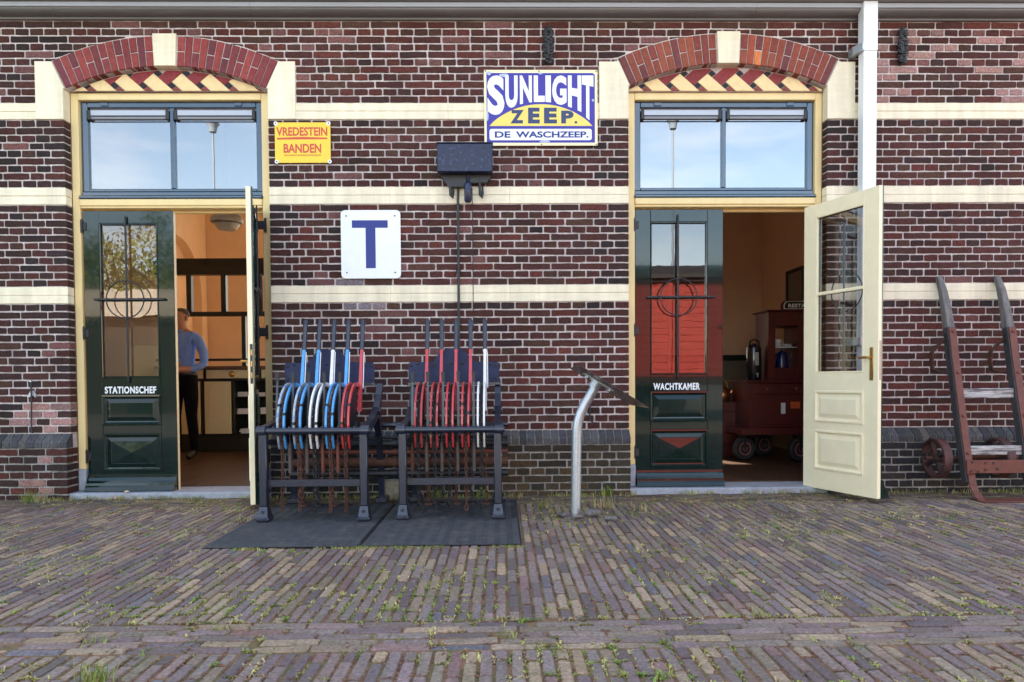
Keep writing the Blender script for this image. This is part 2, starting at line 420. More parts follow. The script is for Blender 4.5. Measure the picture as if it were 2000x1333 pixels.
# ---- facing bricks
def vary(c, a=.14):
    k = 1 + R.uniform(-a, a); return (c[0] * k * (1 + R.uniform(-.06, .06)), c[1] * k, c[2] * k * (1 + R.uniform(-.06, .06)))
PAL = {'plum': (.086, .033, .029), 'dark': (.057, .030, .028), 'red': (.122, .038, .031), 'black': (.040, .028, .027), 'brown': (.084, .041, .031), 'pink': (.36, .20, .18), 'rose': (.19, .085, .078)}
def pick(w):
    t = R.uniform(0, sum(w.values())); 
    for k, v in w.items():
        t -= v
        if t <= 0: return vary(PAL[k])
    return vary(PAL['plum'])
def brick_colour(x, z):
    if -1.24 < x < -.82 and (1.665 < z < 1.73 or 1.47 < z < 1.54) and R.random() < .8: return vary((.22, .18, .195), .25)
    if -1.5 < x < -.75 and 1.15 < z < 1.48 and R.random() < .14: return vary(PAL['rose'], .2)
    w = {'plum': 6, 'dark': 1.3, 'red': 1.3, 'brown': 2, 'black': .12, 'rose': .3}
    if z > 3.09:
        w = {'plum': 4, 'red': 2.2, 'brown': 1.4, 'dark': 1.0, 'rose': .8}
        if z > 3.62: w = {'red': 3, 'brown': 2, 'plum': 2, 'rose': 1.0}
        if x < -2.8: w['rose'] += .8
        if x > 2.95 and R.random() < (.30 if z < 3.7 else 0): return vary(PAL['pink'], .2)
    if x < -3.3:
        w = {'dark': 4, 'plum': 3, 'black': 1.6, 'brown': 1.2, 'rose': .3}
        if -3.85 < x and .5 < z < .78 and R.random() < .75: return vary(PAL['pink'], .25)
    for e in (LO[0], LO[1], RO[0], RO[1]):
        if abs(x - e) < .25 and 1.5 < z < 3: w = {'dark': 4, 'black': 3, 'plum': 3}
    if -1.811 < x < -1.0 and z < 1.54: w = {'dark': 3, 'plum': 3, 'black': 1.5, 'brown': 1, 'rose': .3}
    if x > 2.6 and z < 1.5: w = {'plum': 5, 'red': 2.6, 'dark': 1, 'brown': .8, 'rose': .15}
    if -.2 < x < 1.02 and z < 1.54: w = {'plum': 5, 'red': 2.2, 'dark': .6, 'brown': 1.3}
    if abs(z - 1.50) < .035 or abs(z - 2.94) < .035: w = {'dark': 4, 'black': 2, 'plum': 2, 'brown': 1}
    return pick(w)
def plinth_colour(x, z):
    if x < -3.3: return pick({'dark': 3, 'plum': 2, 'red': 1.2, 'pink': .5, 'black': 1})
    if -.1 < x < 1.1:
        c = R.choice([(.055, .045, .032), (.075, .055, .036), (.045, .038, .030), (.09, .06, .035)]); return vary(c)
    return vary(R.choice([(.035, .033, .035), (.045, .04, .038), (.03, .03, .033)]))
J = .0122
BR = []     # (outline, front y, back y, colour, priority)
def brick_outline(x0, x1, z0, z1, zlow=None):
    j = lambda: R.uniform(-.0021, .0021)
    c = R.uniform(.003, .006)
    L = x1 - x0
    k = 3 if L > .15 else 2
    if zlow is None:
        bot = [(x0 + c, z0 + j())] + [(x0 + L * (i / k), z0 + j()) for i in range(1, k)] + [(x1 - c, z0 + j())]
    else:
        bot = [(x0 + L * i / 4, zlow(x0 + L * i / 4)) for i in range(5)]
    top = [(x1 + j() * .5, z1 - c), (x1 - c, z1 + j())] + [(x0 + L * (i / k), z1 + j()) for i in range(k - 1, 0, -1)] + [(x0 + c, z1 + j()), (x0 + j() * .5, z1 - c)]
    if zlow is None:
        bot = [(x0 + j() * .5, z0 + c)] + bot + [(x1 + j() * .5, z0 + c)]
    return bot + top
def lay(x0, x1, z0, z1, header, colour, yfront=-.003, depth0=.012, start=None, reveal=(False, False), arc=None, rowshift=0):
    """one course of bricks between x0 and x1"""
    P = .2225 if not header else .1112
    pos = []
    L = x1 - x0
    if header:
        n = max(1, round(L / P)); step = L / n
        cuts = [x0 + step * i for i in range(n + 1)]
    else:
        off = .167; hb = start == .222
        o2 = off + (.111 if hb else 0)
        n = max(1, round((L - 2 * o2) / P)); step = (L - 2 * o2) / n if L > 2 * o2 else L
        cuts = [x0] + ([x0 + off] if hb else []) + [x0 + o2 + step * i for i in range(n + 1)] + ([x1 - off] if hb else []) + [x1]
        off = o2
        if L <= 2 * off: cuts = [x0, x1]
    for i in range(len(cuts) - 1):
        a, b = cuts[i], cuts[i + 1]
        first, last = i == 0, i == len(cuts) - 2
        aa = a + (0 if first and reveal[0] else J / 2); bb = b - (0 if last and reveal[1] else J / 2)
        aa += R.uniform(-.002, .002) * (0 if first else 1); bb += R.uniform(-.002, .002) * (0 if last else 1)
        zl = None; za, zb = z0 + J / 2, z1 - J / 2
        if arc:
            xs = [aa + (bb - aa) * q / 4 for q in range(5)]
            hs = [arc(x) for x in xs]
            if min(hs) > zb - .012: continue
            if max(hs) > za:
                zl = lambda x, za=za, zb=zb: min(max(za, arc(x)), zb - .004)
        dep = .078 if (first and reveal[0]) or (last and reveal[1]) else depth0
        cx, cz = (a + b) / 2, (z0 + z1) / 2
        out = brick_outline(aa, bb, za, zb, zl)
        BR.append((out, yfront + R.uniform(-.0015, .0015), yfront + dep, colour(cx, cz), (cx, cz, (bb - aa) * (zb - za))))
piers = [(XL, LO[0], (False, True)), (LO[1], RO[0], (True, True)), (RO[1], XR, (True, False))]
def zone(z0, z1, n, first_header):
    h = (z1 - z0) / n
    for r in range(n):            # r counted from the top
        zt = z1 - r * h; zb = zt - h
        hd = (r % 2 == 0) == first_header
        for (x0, x1, rv) in piers:
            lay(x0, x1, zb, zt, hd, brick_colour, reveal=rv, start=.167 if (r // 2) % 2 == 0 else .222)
zone(ZP, Z3b, 17, True)
zone(Z3t, Z2b, 11, False)
zone(Z2t, Z1b, 9, True)
def arc_all(x):
    z = -9
    for (cx, cz) in ARCH.values():
        d = abs(x - cx)
        if d < RE + .012: z = max(z, cz + sqrt((RE + .012) ** 2 - d * d))
        if d > .90: z = z if d > 1.02 else -9
    return z
SP = {'L': (-3.612, -1.594), 'R': (.791, 2.825)}
SPZ = 3.418
n = 11; h = (ZT - Z1t) / n
for r in range(n):
    zt = ZT - r * h; zb = zt - h; hd = r % 2 == 1
    if zt > SPZ + .005:
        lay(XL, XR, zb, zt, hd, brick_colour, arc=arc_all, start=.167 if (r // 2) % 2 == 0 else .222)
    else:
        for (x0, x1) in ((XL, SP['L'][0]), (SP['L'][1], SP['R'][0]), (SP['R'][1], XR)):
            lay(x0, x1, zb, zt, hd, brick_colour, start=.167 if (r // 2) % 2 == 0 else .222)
def hidden(x, z):
    if abs(x) > 3.95: return True
    if -1.26 < x < -.77 and 1.72 < z < 2.26: return True
    if -.13 < x < .79 and 2.74 < z < 3.36: return True
    if -1.77 < x < -1.31 and 2.61 < z < 2.95: return True
    if -.5 < x < -.03 and 2.5 < z < 2.75: return True
    if -1.75 < x < .05 and z < 1.12: return True
    if 2.3 < x < 2.95: return True
    return False
order = sorted(range(len(BR)), key=lambda i: (hidden(BR[i][4][0], BR[i][4][1]), -BR[i][4][2] / (1 + .02 * (BR[i][4][0] ** 2 + (BR[i][4][1] - .9) ** 2))))
single = set(order[:300])
rest = MB()
for i, (out, yf, yb, c, _) in enumerate(BR):
    if i in single:
        mb = MB(); mb.prism(out, yf, yb, ch=.0022, col=c, back=False); build('brick', mb, brickM, bld)
    else: rest.prism(out, yf, yb, ch=.0022, col=c, back=False)
build('facing_bricks', rest, brickM, bld, kind='stuff')

# ---- cream bands
def band(x0, x1, z0, z1, rv):
    mb = MB(); zm = (z0 + z1) / 2 + R.uniform(-.003, .003)
    for (a, b) in ((z0 + .001, zm - .0012), (zm + .0012, z1 - .001)):
        # broken into lengths, the joints nearly filled by paint
        n = max(1, int((x1 - x0) / .9)); cuts = [x0 + (x1 - x0) * i / n for i in range(n + 1)]
        for i in range(n):
            mb.box(cuts[i], cuts[i + 1] - (.0008 if i < n - 1 else 0), -.006 + R.uniform(-.0012, .0012), .078, a, b, b=.003)
    return build('stone_band', mb, creamM, bld)
for (z0, z1) in ((Z3b, Z3t), (Z2b, Z2t)):
    for (x0, x1, rv) in piers: band(x0, x1, z0, z1, rv)
for (x0, x1) in ((XL, SP['L'][0]), (SP['L'][1], SP['R'][0]), (SP['R'][1], XR)): band(x0, x1, Z1b, Z1t, 0)

# ---- arches, keystones, springers, tympana
for sd_, (cx, cz) in ARCH.items():
    x0, x1 = open_edges(sd_); s0, s1 = SP[sd_]
    arch = build('arch', (lambda m: (m.prism([(cx + (RI + .004) * sin(a), cz + (RI + .004) * cos(a)) for a in [(-.432 + .864 * i / 30) for i in range(31)]] +
                 [(cx + (RE + .004) * sin(a), cz + (RE + .004) * cos(a)) for a in [(.432 - .864 * i / 30) for i in range(31)]], -.001, .06), m)[1])(MB()), mortarM, bld)
    kh = .0885                     # half width of the keystone
    for sg in (-1, 1):
        a0 = math.asin((kh + .006) / ((RE + RI) / 2)); a1 = .4375
        n = 13; st = (a1 - a0) / n
        for i in range(n):
            aa, ab = a0 + st * i + .0019, a0 + st * (i + 1) - .0019
            pieces = [(RI, RE)] if i % 2 == 1 else [(RI, (RI + RE) / 2 - .005), ((RI + RE) / 2 + .005, RE)]
            if i == n - 1: pieces = [(RI, RE)]
            for (ra, rb) in pieces:
                c = R.choice([(.26, .045, .045), (.30, .055, .05), (.22, .045, .048), (.17, .042, .05)] if sd_ == 'L' else [(.26, .06, .04), (.22, .05, .04), (.30, .075, .045), (.18, .05, .05)])
                if sd_ == 'R' and sg == 1 and i == 2 and ra == RI: c = (.62, .19, .06)
                if sd_ == 'R' and sg == 1 and i in (1, 3) : c = (.36, .075, .04)
                q = [(sg * aa, ra), (sg * ab, ra), (sg * ab, rb), (sg * aa, rb)]
                mb = MB(); mb.prism([(cx + r * sin(a) + R.uniform(-.001, .001), cz + r * cos(a) + R.uniform(-.001, .001)) for a, r in q], -.009 + R.uniform(-.0015, .0015), .078, ch=.0025, col=vary(c, .12))
                build('voussoir', mb, voussM, arch)
    mb = MB(); kt = RE * cos(.043) + .018
    mb.prism([(cx - kh + .006, cz + RI - .004), (cx + kh - .006, cz + RI - .004), (cx + kh + .004, cz + kt), (cx - kh - .004, cz + kt)], -.018, .078, ch=.004)
    build('keystone', mb, creamM, arch)
    for sg, xo, xi in ((-1, s0, x0), (1, s1, x1)):
        ao = .4405
        pe = (cx + sg * RE * sin(ao), cz + RE * cos(ao)); pi_ = (cx + sg * RI * sin(ao), cz + RI * cos(ao))
        poly = [(xo, Z1b + .001), (xi, Z1b + .001), (xi, pi_[1]), pi_, pe, (pe[0], SPZ), (xo, SPZ)]
        if abs(pe[1] - SPZ) < .004: poly.pop(5)
        mb = MB(); mb.prism(poly, -.012, .0785, ch=.003); build('springer_stone', mb, creamM, bld)
    # tympanum: recessed field of coloured bricks between arch and door frame
    TY = .052; zb = 3.2105
    ty = MB()
    ins = [(x0 + .012, zb)] + [(x1 - .012, zb)] + [(x1 - .012 - (x1 - x0 - .024) * i / 24, cz + sqrt((RI - .004) ** 2 - (x1 - .012 - (x1 - x0 - .024) * i / 24 - cx) ** 2)) for i in range(25)]
    ty.prism(ins, TY + .006, .15); tym = build('tympanum', ty, mortarM, bld)
    def clip(poly):
        # clip against z > zb and the intrados circle (as chords)
        def cut(p, f):
            o = []
            for i in range(len(p)):
                a, b = p[i], p[(i + 1) % len(p)]; fa, fb = f(a), f(b)
                if fa >= 0: o.append(a)
                if fa * fb < 0:
                    t = fa / (fa - fb); o.append((a[0] + (b[0] - a[0]) * t, a[1] + (b[1] - a[1]) * t))
            return o
        p = cut(poly, lambda q: q[1] - zb - .003)
        for k in range(-11, 12):
            an = k * .0385
            nx, nz = sin(an), cos(an)
            if len(p) < 3: return []
            p = cut(p, lambda q: (RI - .012) - ((q[0] - cx) * nx + (q[1] - cz) * nz))
        p = cut(p, lambda q: q[0] - x0 - .016) if len(p) >= 3 else []
        p = cut(p, lambda q: x1 - .016 - q[0]) if len(p) >= 3 else []
        return p if len(p) >= 3 else []
    U = .2232
    d = (cos(radians(41)), -sin(radians(41))); e = (cos(radians(39.5)), sin(radians(39.5)))       # falling and rising directions
    def para(o, a, b, la, lb):
        g = .0016
        q = [(o[0] + a[0] * g + b[0] * g, o[1] + a[1] * g + b[1] * g), (o[0] + a[0] * (la - g) + b[0] * g, o[1] + a[1] * (la - g) + b[1] * g),
             (o[0] + a[0] * (la - g) + b[0] * (lb - g), o[1] + a[1] * (la - g) + b[1] * (lb - g)), (o[0] + a[0] * g + b[0] * (lb - g), o[1] + a[1] * g + b[1] * (lb - g))]
        return clip(q)
    for i in range(-6, 7):
        ox = cx + i * U + (-.0135 if sd_ == 'L' else -.04)
        k0 = (ox, zb + .045)                                  # left corner of the black square
        up_ = lambda u, v: (k0[0] + e[0] * u + d[0] * v, k0[1] + e[1] * u + d[1] * v)
        dark = para(k0, e, d, .045, .043)
        redup = para(up_(0, -.0972), e, d, .195, .0970)
        redlo = para(up_(0, .044), e, d, .045, .09)
        creamp = para(up_(.0455, 0), e, d, .1050, .30)
        darkup = para(up_(.151, 0), e, d, .045, .045)
        for poly, c, mt, yy in ((dark, (.03, .028, .035), voussM, TY - .0012), (redup, (.26, .042, .045), voussM, TY), (redlo, (.27, .07, .06), voussM, TY - .0006), (creamp, (1, 1, 1), tympM, TY - .0035), (darkup, (.03, .028, .035), voussM, TY - .0024)):
            if len(poly) < 3: continue
            mb = MB(); mb.prism(poly, yy, TY + .02, ch=.0012, col=vary(c, .08) if c[0] < 1 else (1, 1, 1)); build('brick', mb, mt, tym)

# ---- plinth: sloping coping of bricks on edge, bricks below
PJ = -.07
pc = MB()
for (x0, x1) in ((XL - 9, LO[0]), (LO[1], RO[0]), (RO[1], XR + 9)):
    poly = [(.02, -.3), (PJ + .006, -.3), (PJ + .006, .452), (.002, .507), (.02, .507)]
    pc.prism(poly, x0 + (.004 if x0 > -10 else 0), x1 - (.004 if x1 < 10 else 0), plane='yz')
pl = build('plinth', pc, dirtmortarM, bld)
copers = MB(); pcount = 0
for (x0, x1, rv) in piers:
    n = round((x1 - x0) / .0625); st = (x1 - x0) / n
    for i in range(n):
        a, b = x0 + st * i + .0045, x0 + st * (i + 1) - .0045
        if i == 0 and rv[0]: a -= .0045
        if i == n - 1 and rv[1]: b += .0045
        j = R.uniform(-.002, .002)
        poly = [(.012, .405), (PJ - .003 + j, .405), (PJ - .004 + j, .412), (PJ - .003 + j, .448), (PJ + .003 + j, .459), (-.004, .5135 + j * .5), (.012, .5135)]
        c = vary(R.choice([(.085, .085, .092), (.10, .098, .10), (.07, .07, .078), (.12, .11, .105)]), .2)
        vis = -4.0 < (a + b) / 2 < 4.0 and not (-1.75 < a < 0) and pcount < 300
        mb = MB() if vis else copers
        mb.prism(poly, a, b, plane='yz', ch=.002, col=c)
        if vis: build('coping_brick', mb, brickM, pl); pcount += 1
    BR2 = []
keep = BR; BR = []
for (x0, x1, rv) in piers:
    for r in range(7):
        zt = .403 - r * .0605
        lay(x0, x1, zt - .0605, zt, r % 2 == 1, plinth_colour, yfront=PJ - .001, depth0=.02, reveal=rv, start=.167 if (r // 2) % 2 == 0 else .222)
for (out, yf, yb, c, _) in BR:
    vis = -4 < _[0] < 4 and not (-1.75 < _[0] < .03) and _[1] > 0.0
    mb = MB() if vis else copers
    yb2 = yb if yb - yf < .05 else .075
    mb.prism(out, yf, yb2, ch=.0025, col=c, back=False)
    if vis: build('plinth_brick', mb, brickM, pl)
build('lower_bricks', copers, brickM, pl, kind='stuff')

# ---- cornice and gutter
for nm, poly, mt in (('cornice_fillet', [(.004, 3.734), (-.022, 3.734), (-.024, 3.737), (-.024, 3.749), (.004, 3.749)], slateM),
                 ('cornice_moulding', [(.004, 3.7495)] + [(-.022 - .082 * sin(a), 3.7495 + .034 * (1 - cos(a))) for a in [pi / 2 * i / 8 for i in range(9)]] + [(.004, 3.7835)], slateM),
                 ('fascia_board', [(.004, 3.784), (-.118, 3.784), (-.121, 3.787), (-.121, 3.816), (-.118, 3.819), (.004, 3.819)], fasciaM),
                 ('gutter', [(.004, 3.8195), (-.145, 3.8195), (-.150, 3.826), (-.150, 3.845), (-.27, 3.848), (-.275, 3.853), (-.275, 3.97), (.004, 3.97)], slateM)):
    mb = MB()
    for (a, b) in ((-14.2, -3.4), (-3.398, -1.9), (-1.898, 2.0), (2.002, 14.2)) if nm != 'gutter' else ((-14.2, 14.2),):
        mb.prism(poly, a, b, plane='yz')
    build(nm, mb, mt, bld)

# ---- the rest of the building shell
RB = 5.0
sh = MB()
sh.box(-14.2, -13.9, .28, RB + .3, -.3, 3.95); sh.box(13.9, 14.2, .28, RB + .3, -.3, 3.95)
def wall_with_holes(mb, x0, x1, y0, y1, z0, z1, holes, mat=0):
    xs = sorted(holes)
    cur = x0
    for (a, b, c, d) in xs:
        mb.box(cur, a, y0, y1, z0, z1, mat)
        if c > z0: mb.box(a, b, y0, y1, z0, c, mat)
        mb.box(a, b, y0, y1, d, z1, mat)
        cur = b
    mb.box(cur, x1, y0, y1, z0, z1, mat)
WIN = [(-3.34, -2.12, .55, 3.55), (-2.02, -.70, .55, 3.55), (-.45, 1.30, .6, 2.75)]  # unseen windows, placed and sized to let sun into the rooms
wall_with_holes(sh, -13.9, 13.9, RB, RB + .3, -.3, 3.95, WIN)
build('rear_wall', sh, wallplainM, bld)
rf = MB()
for (ya, za, yb, zb_) in ((-.30, 3.975, 2.6, 6.0), (5.6, 3.975, 2.62, 6.0)):
    rf.convex([(x, y, z + dz) for x in (-14.6, 14.6) for (y, z) in ((ya, za), (yb, zb_)) for dz in (0, .12)], [(0, 1, 3, 2), (4, 5, 7, 6), (0, 1, 5, 4), (2, 3, 7, 6), (0, 2, 6, 4), (1, 3, 7, 5)])
build('roof', rf, roofM, bld)
for (a, b, c, d) in WIN:
    wf = MB()
    for q in ((a, a + .06, c, d), (b - .06, b, c, d), (a + .06, b - .06, c, c + .06), (a + .06, b - .06, d - .06, d), ((a + b) / 2 - .02, (a + b) / 2 + .02, c + .06, d - .06)):
        wf.box(q[0], q[1], RB + .08, RB + .14, q[2], q[3], b=.004)
    wo_ = build('unseen_rear_window', wf, doorcreamM, bld)
# ------------------------------------------------------------------ interiors (parts of the building)
IW = MB()
IW.box(-4.58, -4.44, .281, RB - .16, .0, 3.8)                      # side wall of the office, behind the niche layer
build('office_side_wall', IW, peachM, bld); IW = MB()
IW.box(-.60, -.5, .281, RB, .0, 3.8)
build('partition_wall', IW, peachM, bld)
nich = MB()                                                         # the arched recess in the side wall
yc, rr, zs = 3.92, .75, 2.13
pts = [(.282, .0), (yc - rr, .0), (yc - rr, zs)] + [(yc - rr * cos(a), zs + rr * sin(a)) for a in [pi * i / 24 for i in range(1, 24)]] + [(yc + rr, zs), (yc + rr, .0), (RB - .155, .0), (RB - .155, 3.8), (.282, 3.8)]
# split the outline into convex strips
yy = [.282, yc - rr] + [yc - rr * cos(pi * i / 24) for i in range(1, 24)] + [yc + rr, RB - .155]
def low(y): return 0 if abs(y - yc) >= rr - 1e-6 else zs + sqrt(rr * rr - (y - yc) ** 2)
for i in range(len(yy) - 1):
    a, b = yy[i], yy[i + 1]
    inside = a >= yc - rr - 1e-6 and b <= yc + rr + 1e-6
    la = (zs if abs(abs(a - yc) - rr) < 1e-6 else low(a)) if inside else 0
    lb = (zs if abs(abs(b - yc) - rr) < 1e-6 else low(b)) if inside else 0
    fs = [(0, 1, 3, 2), (4, 5, 7, 6), (0, 1, 5, 4), (2, 3, 7, 6), (0, 2, 6, 4), (1, 3, 7, 5)]
    nich.convex([(x, y, z) for x in (-4.439, -4.30) for (y, z) in ((a, la), (a, 3.8), (b, lb), (b, 3.8))], fs)
build('niche_wall', nich, peachM, bld)
rw = MB(); wall_with_holes(rw, -4.439, -.601, RB - .15, RB - .002, 0, 3.8, WIN[:2]); build('office_rear_wall', rw, peachM, bld)
rw = MB()
wall_with_holes(rw, -.499, 3.6, 3.86, 4.0, 1.24, 3.8, [(-.45, 1.30, 1.25, 2.75)])
rw.box(3.52, 3.66, .281, 3.859, 1.24, 3.8)
build('waiting_room_wall', rw, brownwallM, bld)
rw = MB(); rw.box(-.499, 3.6, 3.86, 4.0, 0, 1.239); rw.box(3.52, 3.66, .281, 3.859, 0, 1.239)
rw.box(-.499, 3.519, 3.835, 3.859, 1.165, 1.239, 1); rw.box(3.495, 3.519, .281, 3.834, 1.165, 1.239, 1)
build('dado', rw, [dadoM, cabgreenM], bld)
fl = MB()
for (xa, xb, ya, yb) in ((-4.43, -.6, .285, RB - .15), (-.5, 3.52, .285, 3.86)):
    n = int((xb - xa) / .16)
    for i in range(n):
        fl.box(xa + (xb - xa) * i / n, xa + (xb - xa) * (i + 1) / n - .0015, ya, yb, -.05, .052 + R.uniform(-.0006, .0006))
build('floor', fl, floorM, bld)
cl = MB(); cl.box(-4.58, 3.66, .281, RB, 3.801, 3.88); build('ceiling', cl, ceilM, bld)
# inner lining of the street wall
iw = MB()
for (x0, x1) in ((-4.43, LO[0] - .02), (LO[1] + .02, -.6), (-.5, RO[0] - .02), (RO[1] + .02, 3.52)): iw.box(x0, x1, .2805, .284, .053, 3.8)
for (x0, x1) in (LO, RO): iw.box(x0 - .019, x1 + .019, .2805, .284, 3.22, 3.8)
build('plaster_lining', iw, peachM, bld)

# ------------------------------------------------------------------ door frames, transom windows, doors
def transom(x0, x1, z0, z1, frame):
    """glazed sash tinted with reflected sky blue, above the doors with two panes and ventilation bars"""
    mb = MB(); w = .052; ya, yb = .112, .165
    xm = (x0 + x1) / 2
    for q in ((x0, x0 + w, z0 + .06, z1), (x1 - w, x1, z0 + .06, z1), (x0 + w, x1 - w, z1 - .047, z1), (x0 + w, x1 - w, z0 + .06, z0 + .085), (xm - .017, xm + .017, z0 + .085, z1 - .047)):
        mb.box(q[0], q[1], ya, yb, q[2], q[3], b=.005)
    mb.box(x0 + .001, x1 - .001, ya - .012, yb, z0 + .024, z0 + .0595, b=.006)
    mb.box(x0 - .008, x1 + .008, ya - .05, ya + .02, z0 - .006, z0 + .022, b=.008)
    for xx in (x0 + .19, x1 - .19): mb.box(xx - .03, xx + .03, ya - .009, ya, z1 - .036, z1 - .008, b=.003)
    o = build('transom_window', mb, sashM, bld)
    for (a, b) in ((x0 + w, xm - .017), (xm + .017, x1 - w)):
        pm = MB(); pm.box(a - .002, b + .002, .136, .141, z0 + .083, z1 - .045); build('pane', pm, transomglass, o)
        vm = MB(); zt = z1 - .052
        vm.box(a + .006, b - .006, .108, .134, zt - .082, zt - .008, 1, b=.012)
        vm.box(a + .004, b - .004, .104, .116, zt - .068, zt - .056, 0, b=.003)
        vm.box(a + .004, b - .004, .106, .116, zt - .094, zt - .085, 0, b=.003)
        for xx in (a + .002, b - .030): vm.box(xx, xx + .028, .100, .134, zt - .094, zt - .012, 0, b=.006)
        build('vent_strip', vm, [darkironM, fasciaM], o)
def frame(x0, x1, jl, jr, sz0, sz1):
    f = MB()
    f.box(x0 + .002, jl, .078, .2, .222, 3.2095, b=.004)
    f.box(jr, x1 - .002, .078, .2, .222, 3.2095, b=.004)
    f.box(jl + .0005, jr - .0005, .076, .2, 3.153, 3.2095, b=.004)
    f.box(jl + .0005, jr - .0005, .066, .2, 2.318, 2.372, b=.006)
    f.box(jl + .0005, jr - .0005, .074, .2, 2.300, 2.3175, b=.005)
    # inner rebate stops
    f.box(jl + .0006, jl + .02, .16, .199, .05, 2.2995); f.box(jr - .02, jr - .0006, .16, .199, .05, 2.2995); f.box(jl + .021, jr - .021, .16, .199, 2.28, 2.2995)
    o = build('door_frame', f, yellowM, bld)
    for (a, b) in ((x0 + .001, jl + .003), (jr - .003, x1 - .001)):
        partbox('stone_block', o, stoneM, a, b, .068, .21, .0455, .2215, b=.006)
    st = MB(); st.box(x0 - .03, x1 + .02, -.045, .285, -.05, .045, b=.008)
    build('threshold', st, stoneM, bld)
    return o
frame(LO[0], LO[1], -3.336, -1.892, 0, 0); frame(RO[0], RO[1], 1.088, 2.548, 0, 0)
transom(-3.335, -1.893, 2.379, 3.152, None); transom(1.089, 2.547, 2.379, 3.152, None)

WD, HD, TD = .715, 2.245, .046
def leaf(px, py, rot, s, label, letters=None, handle=False, lockplate=False, lx=(.147, .556)):
    """door leaf; local x runs from the hinge edge, y=0 is the street face"""
    e = .012                                         # the coloured street skin, the rest is cream
    d = MB()
    def bar(xa, xb, za, zb):
        d.box(s * xa, s * xb, 0, e, za, zb, 0, b=.003); d.box(s * xa, s * xb, e + .0003, TD, za, zb, 1, b=.002)
    gl, gr, g0, g1 = .125, .588, .912, 2.145
    bar(0, gl, 0, HD); bar(gr, WD, 0, HD); bar(gl + .0004, gr - .0004, g1, HD); bar(gl + .0004, gr - .0004, .772, g0)
    bar(gl + .0004, gr - .0004, .462, .535); bar(gl + .0004, gr - .0004, 0, .160)
    door = build('door', d, [greenM, doorcreamM], bld, loc=(px, py, .04), rotz=rot)
    if label: door['label'] = label
    # wooden glazing bar and glazing beads
    gb = MB()
    for (za, zb) in ((1.525, 1.55),):
        gb.box(s * (gl + .0006), s * (gr - .0006), .006, e + .002, za, zb, 0, b=.003); gb.box(s * (gl + .0006), s * (gr - .0006), e + .0024, TD - .004, za, zb, 1, b=.004)
    for (xa, xb, za, zb) in ((gl, gl + .012, g0, g1), (gr - .012, gr, g0, g1), (gl + .0125, gr - .0125, g1 - .012, g1), (gl + .0125, gr - .0125, g0, g0 + .014)):
        gb.box(s * (xa + .0008), s * (xb - .0008), -.004, .010, za + .0004, zb - .0004, 0, b=.0035)
        gb.box(s * (xa + .0008), s * (xb - .0008), TD - .012, TD + .002, za + .0004, zb - .0004, 1, b=.003)
    build('glazing_bar', gb, [greenM, doorcreamM], door)
    for (za, zb) in ((g0 + .001, 1.5246), (1.5504, g1 - .001)):
        pm = MB(); pm.box(s * (gl + .001), s * (gr - .001), .018, .022, za, zb); build('pane', pm, clearglass if (handle and not lockplate) else doorglass, door)
    # iron bars and ring in front of the glass
    xm = (gl + gr) / 2 - .012
    ib = MB(); ib.box(s * (xm - .0075), s * (xm + .0075), -.022, -.010, .885, 2.185, b=.003)
    ib.cyl((s * xm, -.016, 2.185), (s * xm, -.016, 2.205), .008, 8, r1=.002); ib.cyl((s * xm, -.016, .885), (s * xm, -.016, .868), .008, 8, r1=.002)
    for z in (2.165, .895): ib.box(s * (xm - .006), s * (xm + .006), -.0105, -.0002, z - .012, z + .012)
    build('iron_bar', ib, darkironM, door)
    ib = MB(); ib.box(s * .09, s * .645, -.036, -.0225, 1.529, 1.546, b=.003)
    for xx in (.10, .635): ib.box(s * (xx - .012), s * (xx + .012), -.024, -.0002, 1.530, 1.545)
    build('iron_bar', ib, darkironM, door)
    ib = MB(); ib.tube([(s * xm + .148 * cos(a), -.043, 1.535 + .148 * sin(a)) for a in [2 * pi * i / 40 for i in range(40)]], .005, 8, closed=True); build('iron_ring', ib, darkironM, door)
    # raised and fielded panels with mouldings
    for (za, zb, pyr) in ((.535, .772, False), (.160, .462, True)):
        pm = MB(); xa, xb = gl, gr
        for (sgn, mt, y0) in ((-1, 0, .0), (1, 1, TD)):
            def Q(x, z, dep): return (s * x, y0 + sgn * dep, z)
            def ring(i0, d0, i1, d1):
                A = [Q(xa + i0, za + i0, d0), Q(xb - i0, za + i0, d0), Q(xb - i0, zb - i0, d0), Q(xa + i0, zb - i0, d0)]
                B = [Q(xa + i1, za + i1, d1), Q(xb - i1, za + i1, d1), Q(xb - i1, zb - i1, d1), Q(xa + i1, zb - i1, d1)]
                o = (sgn * s) > 0
                pm.add(A + B, [tuple(((k, (k + 1) % 4, 4 + (k + 1) % 4, 4 + k)) if not o else (k, 4 + k, 4 + (k + 1) % 4, (k + 1) % 4)) for k in range(4)], mt)
                return B
            ring(-.006, .0005, -.002, .009); ring(-.002, .009, .010, .010); ring(.010, .010, .020, -.004); ring(.020, -.004, .030, -.006)
            B = ring(.030, -.006, .062, .006)
            o = (sgn * s) > 0
            if pyr and mt == 0:
                B = ring(.062, .006, .066, .001)
                c = [sum(p[k] for p in B) / 4 for k in range(3)]; c[1] = y0 + sgn * .014
                pm.add(B + [tuple(c)], [((k, (k + 1) % 4, 4) if not o else ((k + 1) % 4, k, 4)) for k in range(4)], mt)
            else: pm.add(B, [(0, 1, 2, 3) if not o else (3, 2, 1, 0)], mt)
        build('panel', pm, [greenM, doorcreamM], door)
    # weatherboard with stepped curve
    wb = MB()
    prof = [(-.0005, .135), (-.012, .133), (-.014, .118), (-.022, .112), (-.030, .088), (-.048, .070), (-.052, .052), (-.062, .040), (-.074, .012), (-.074, -.002), (-.0005, -.002)]
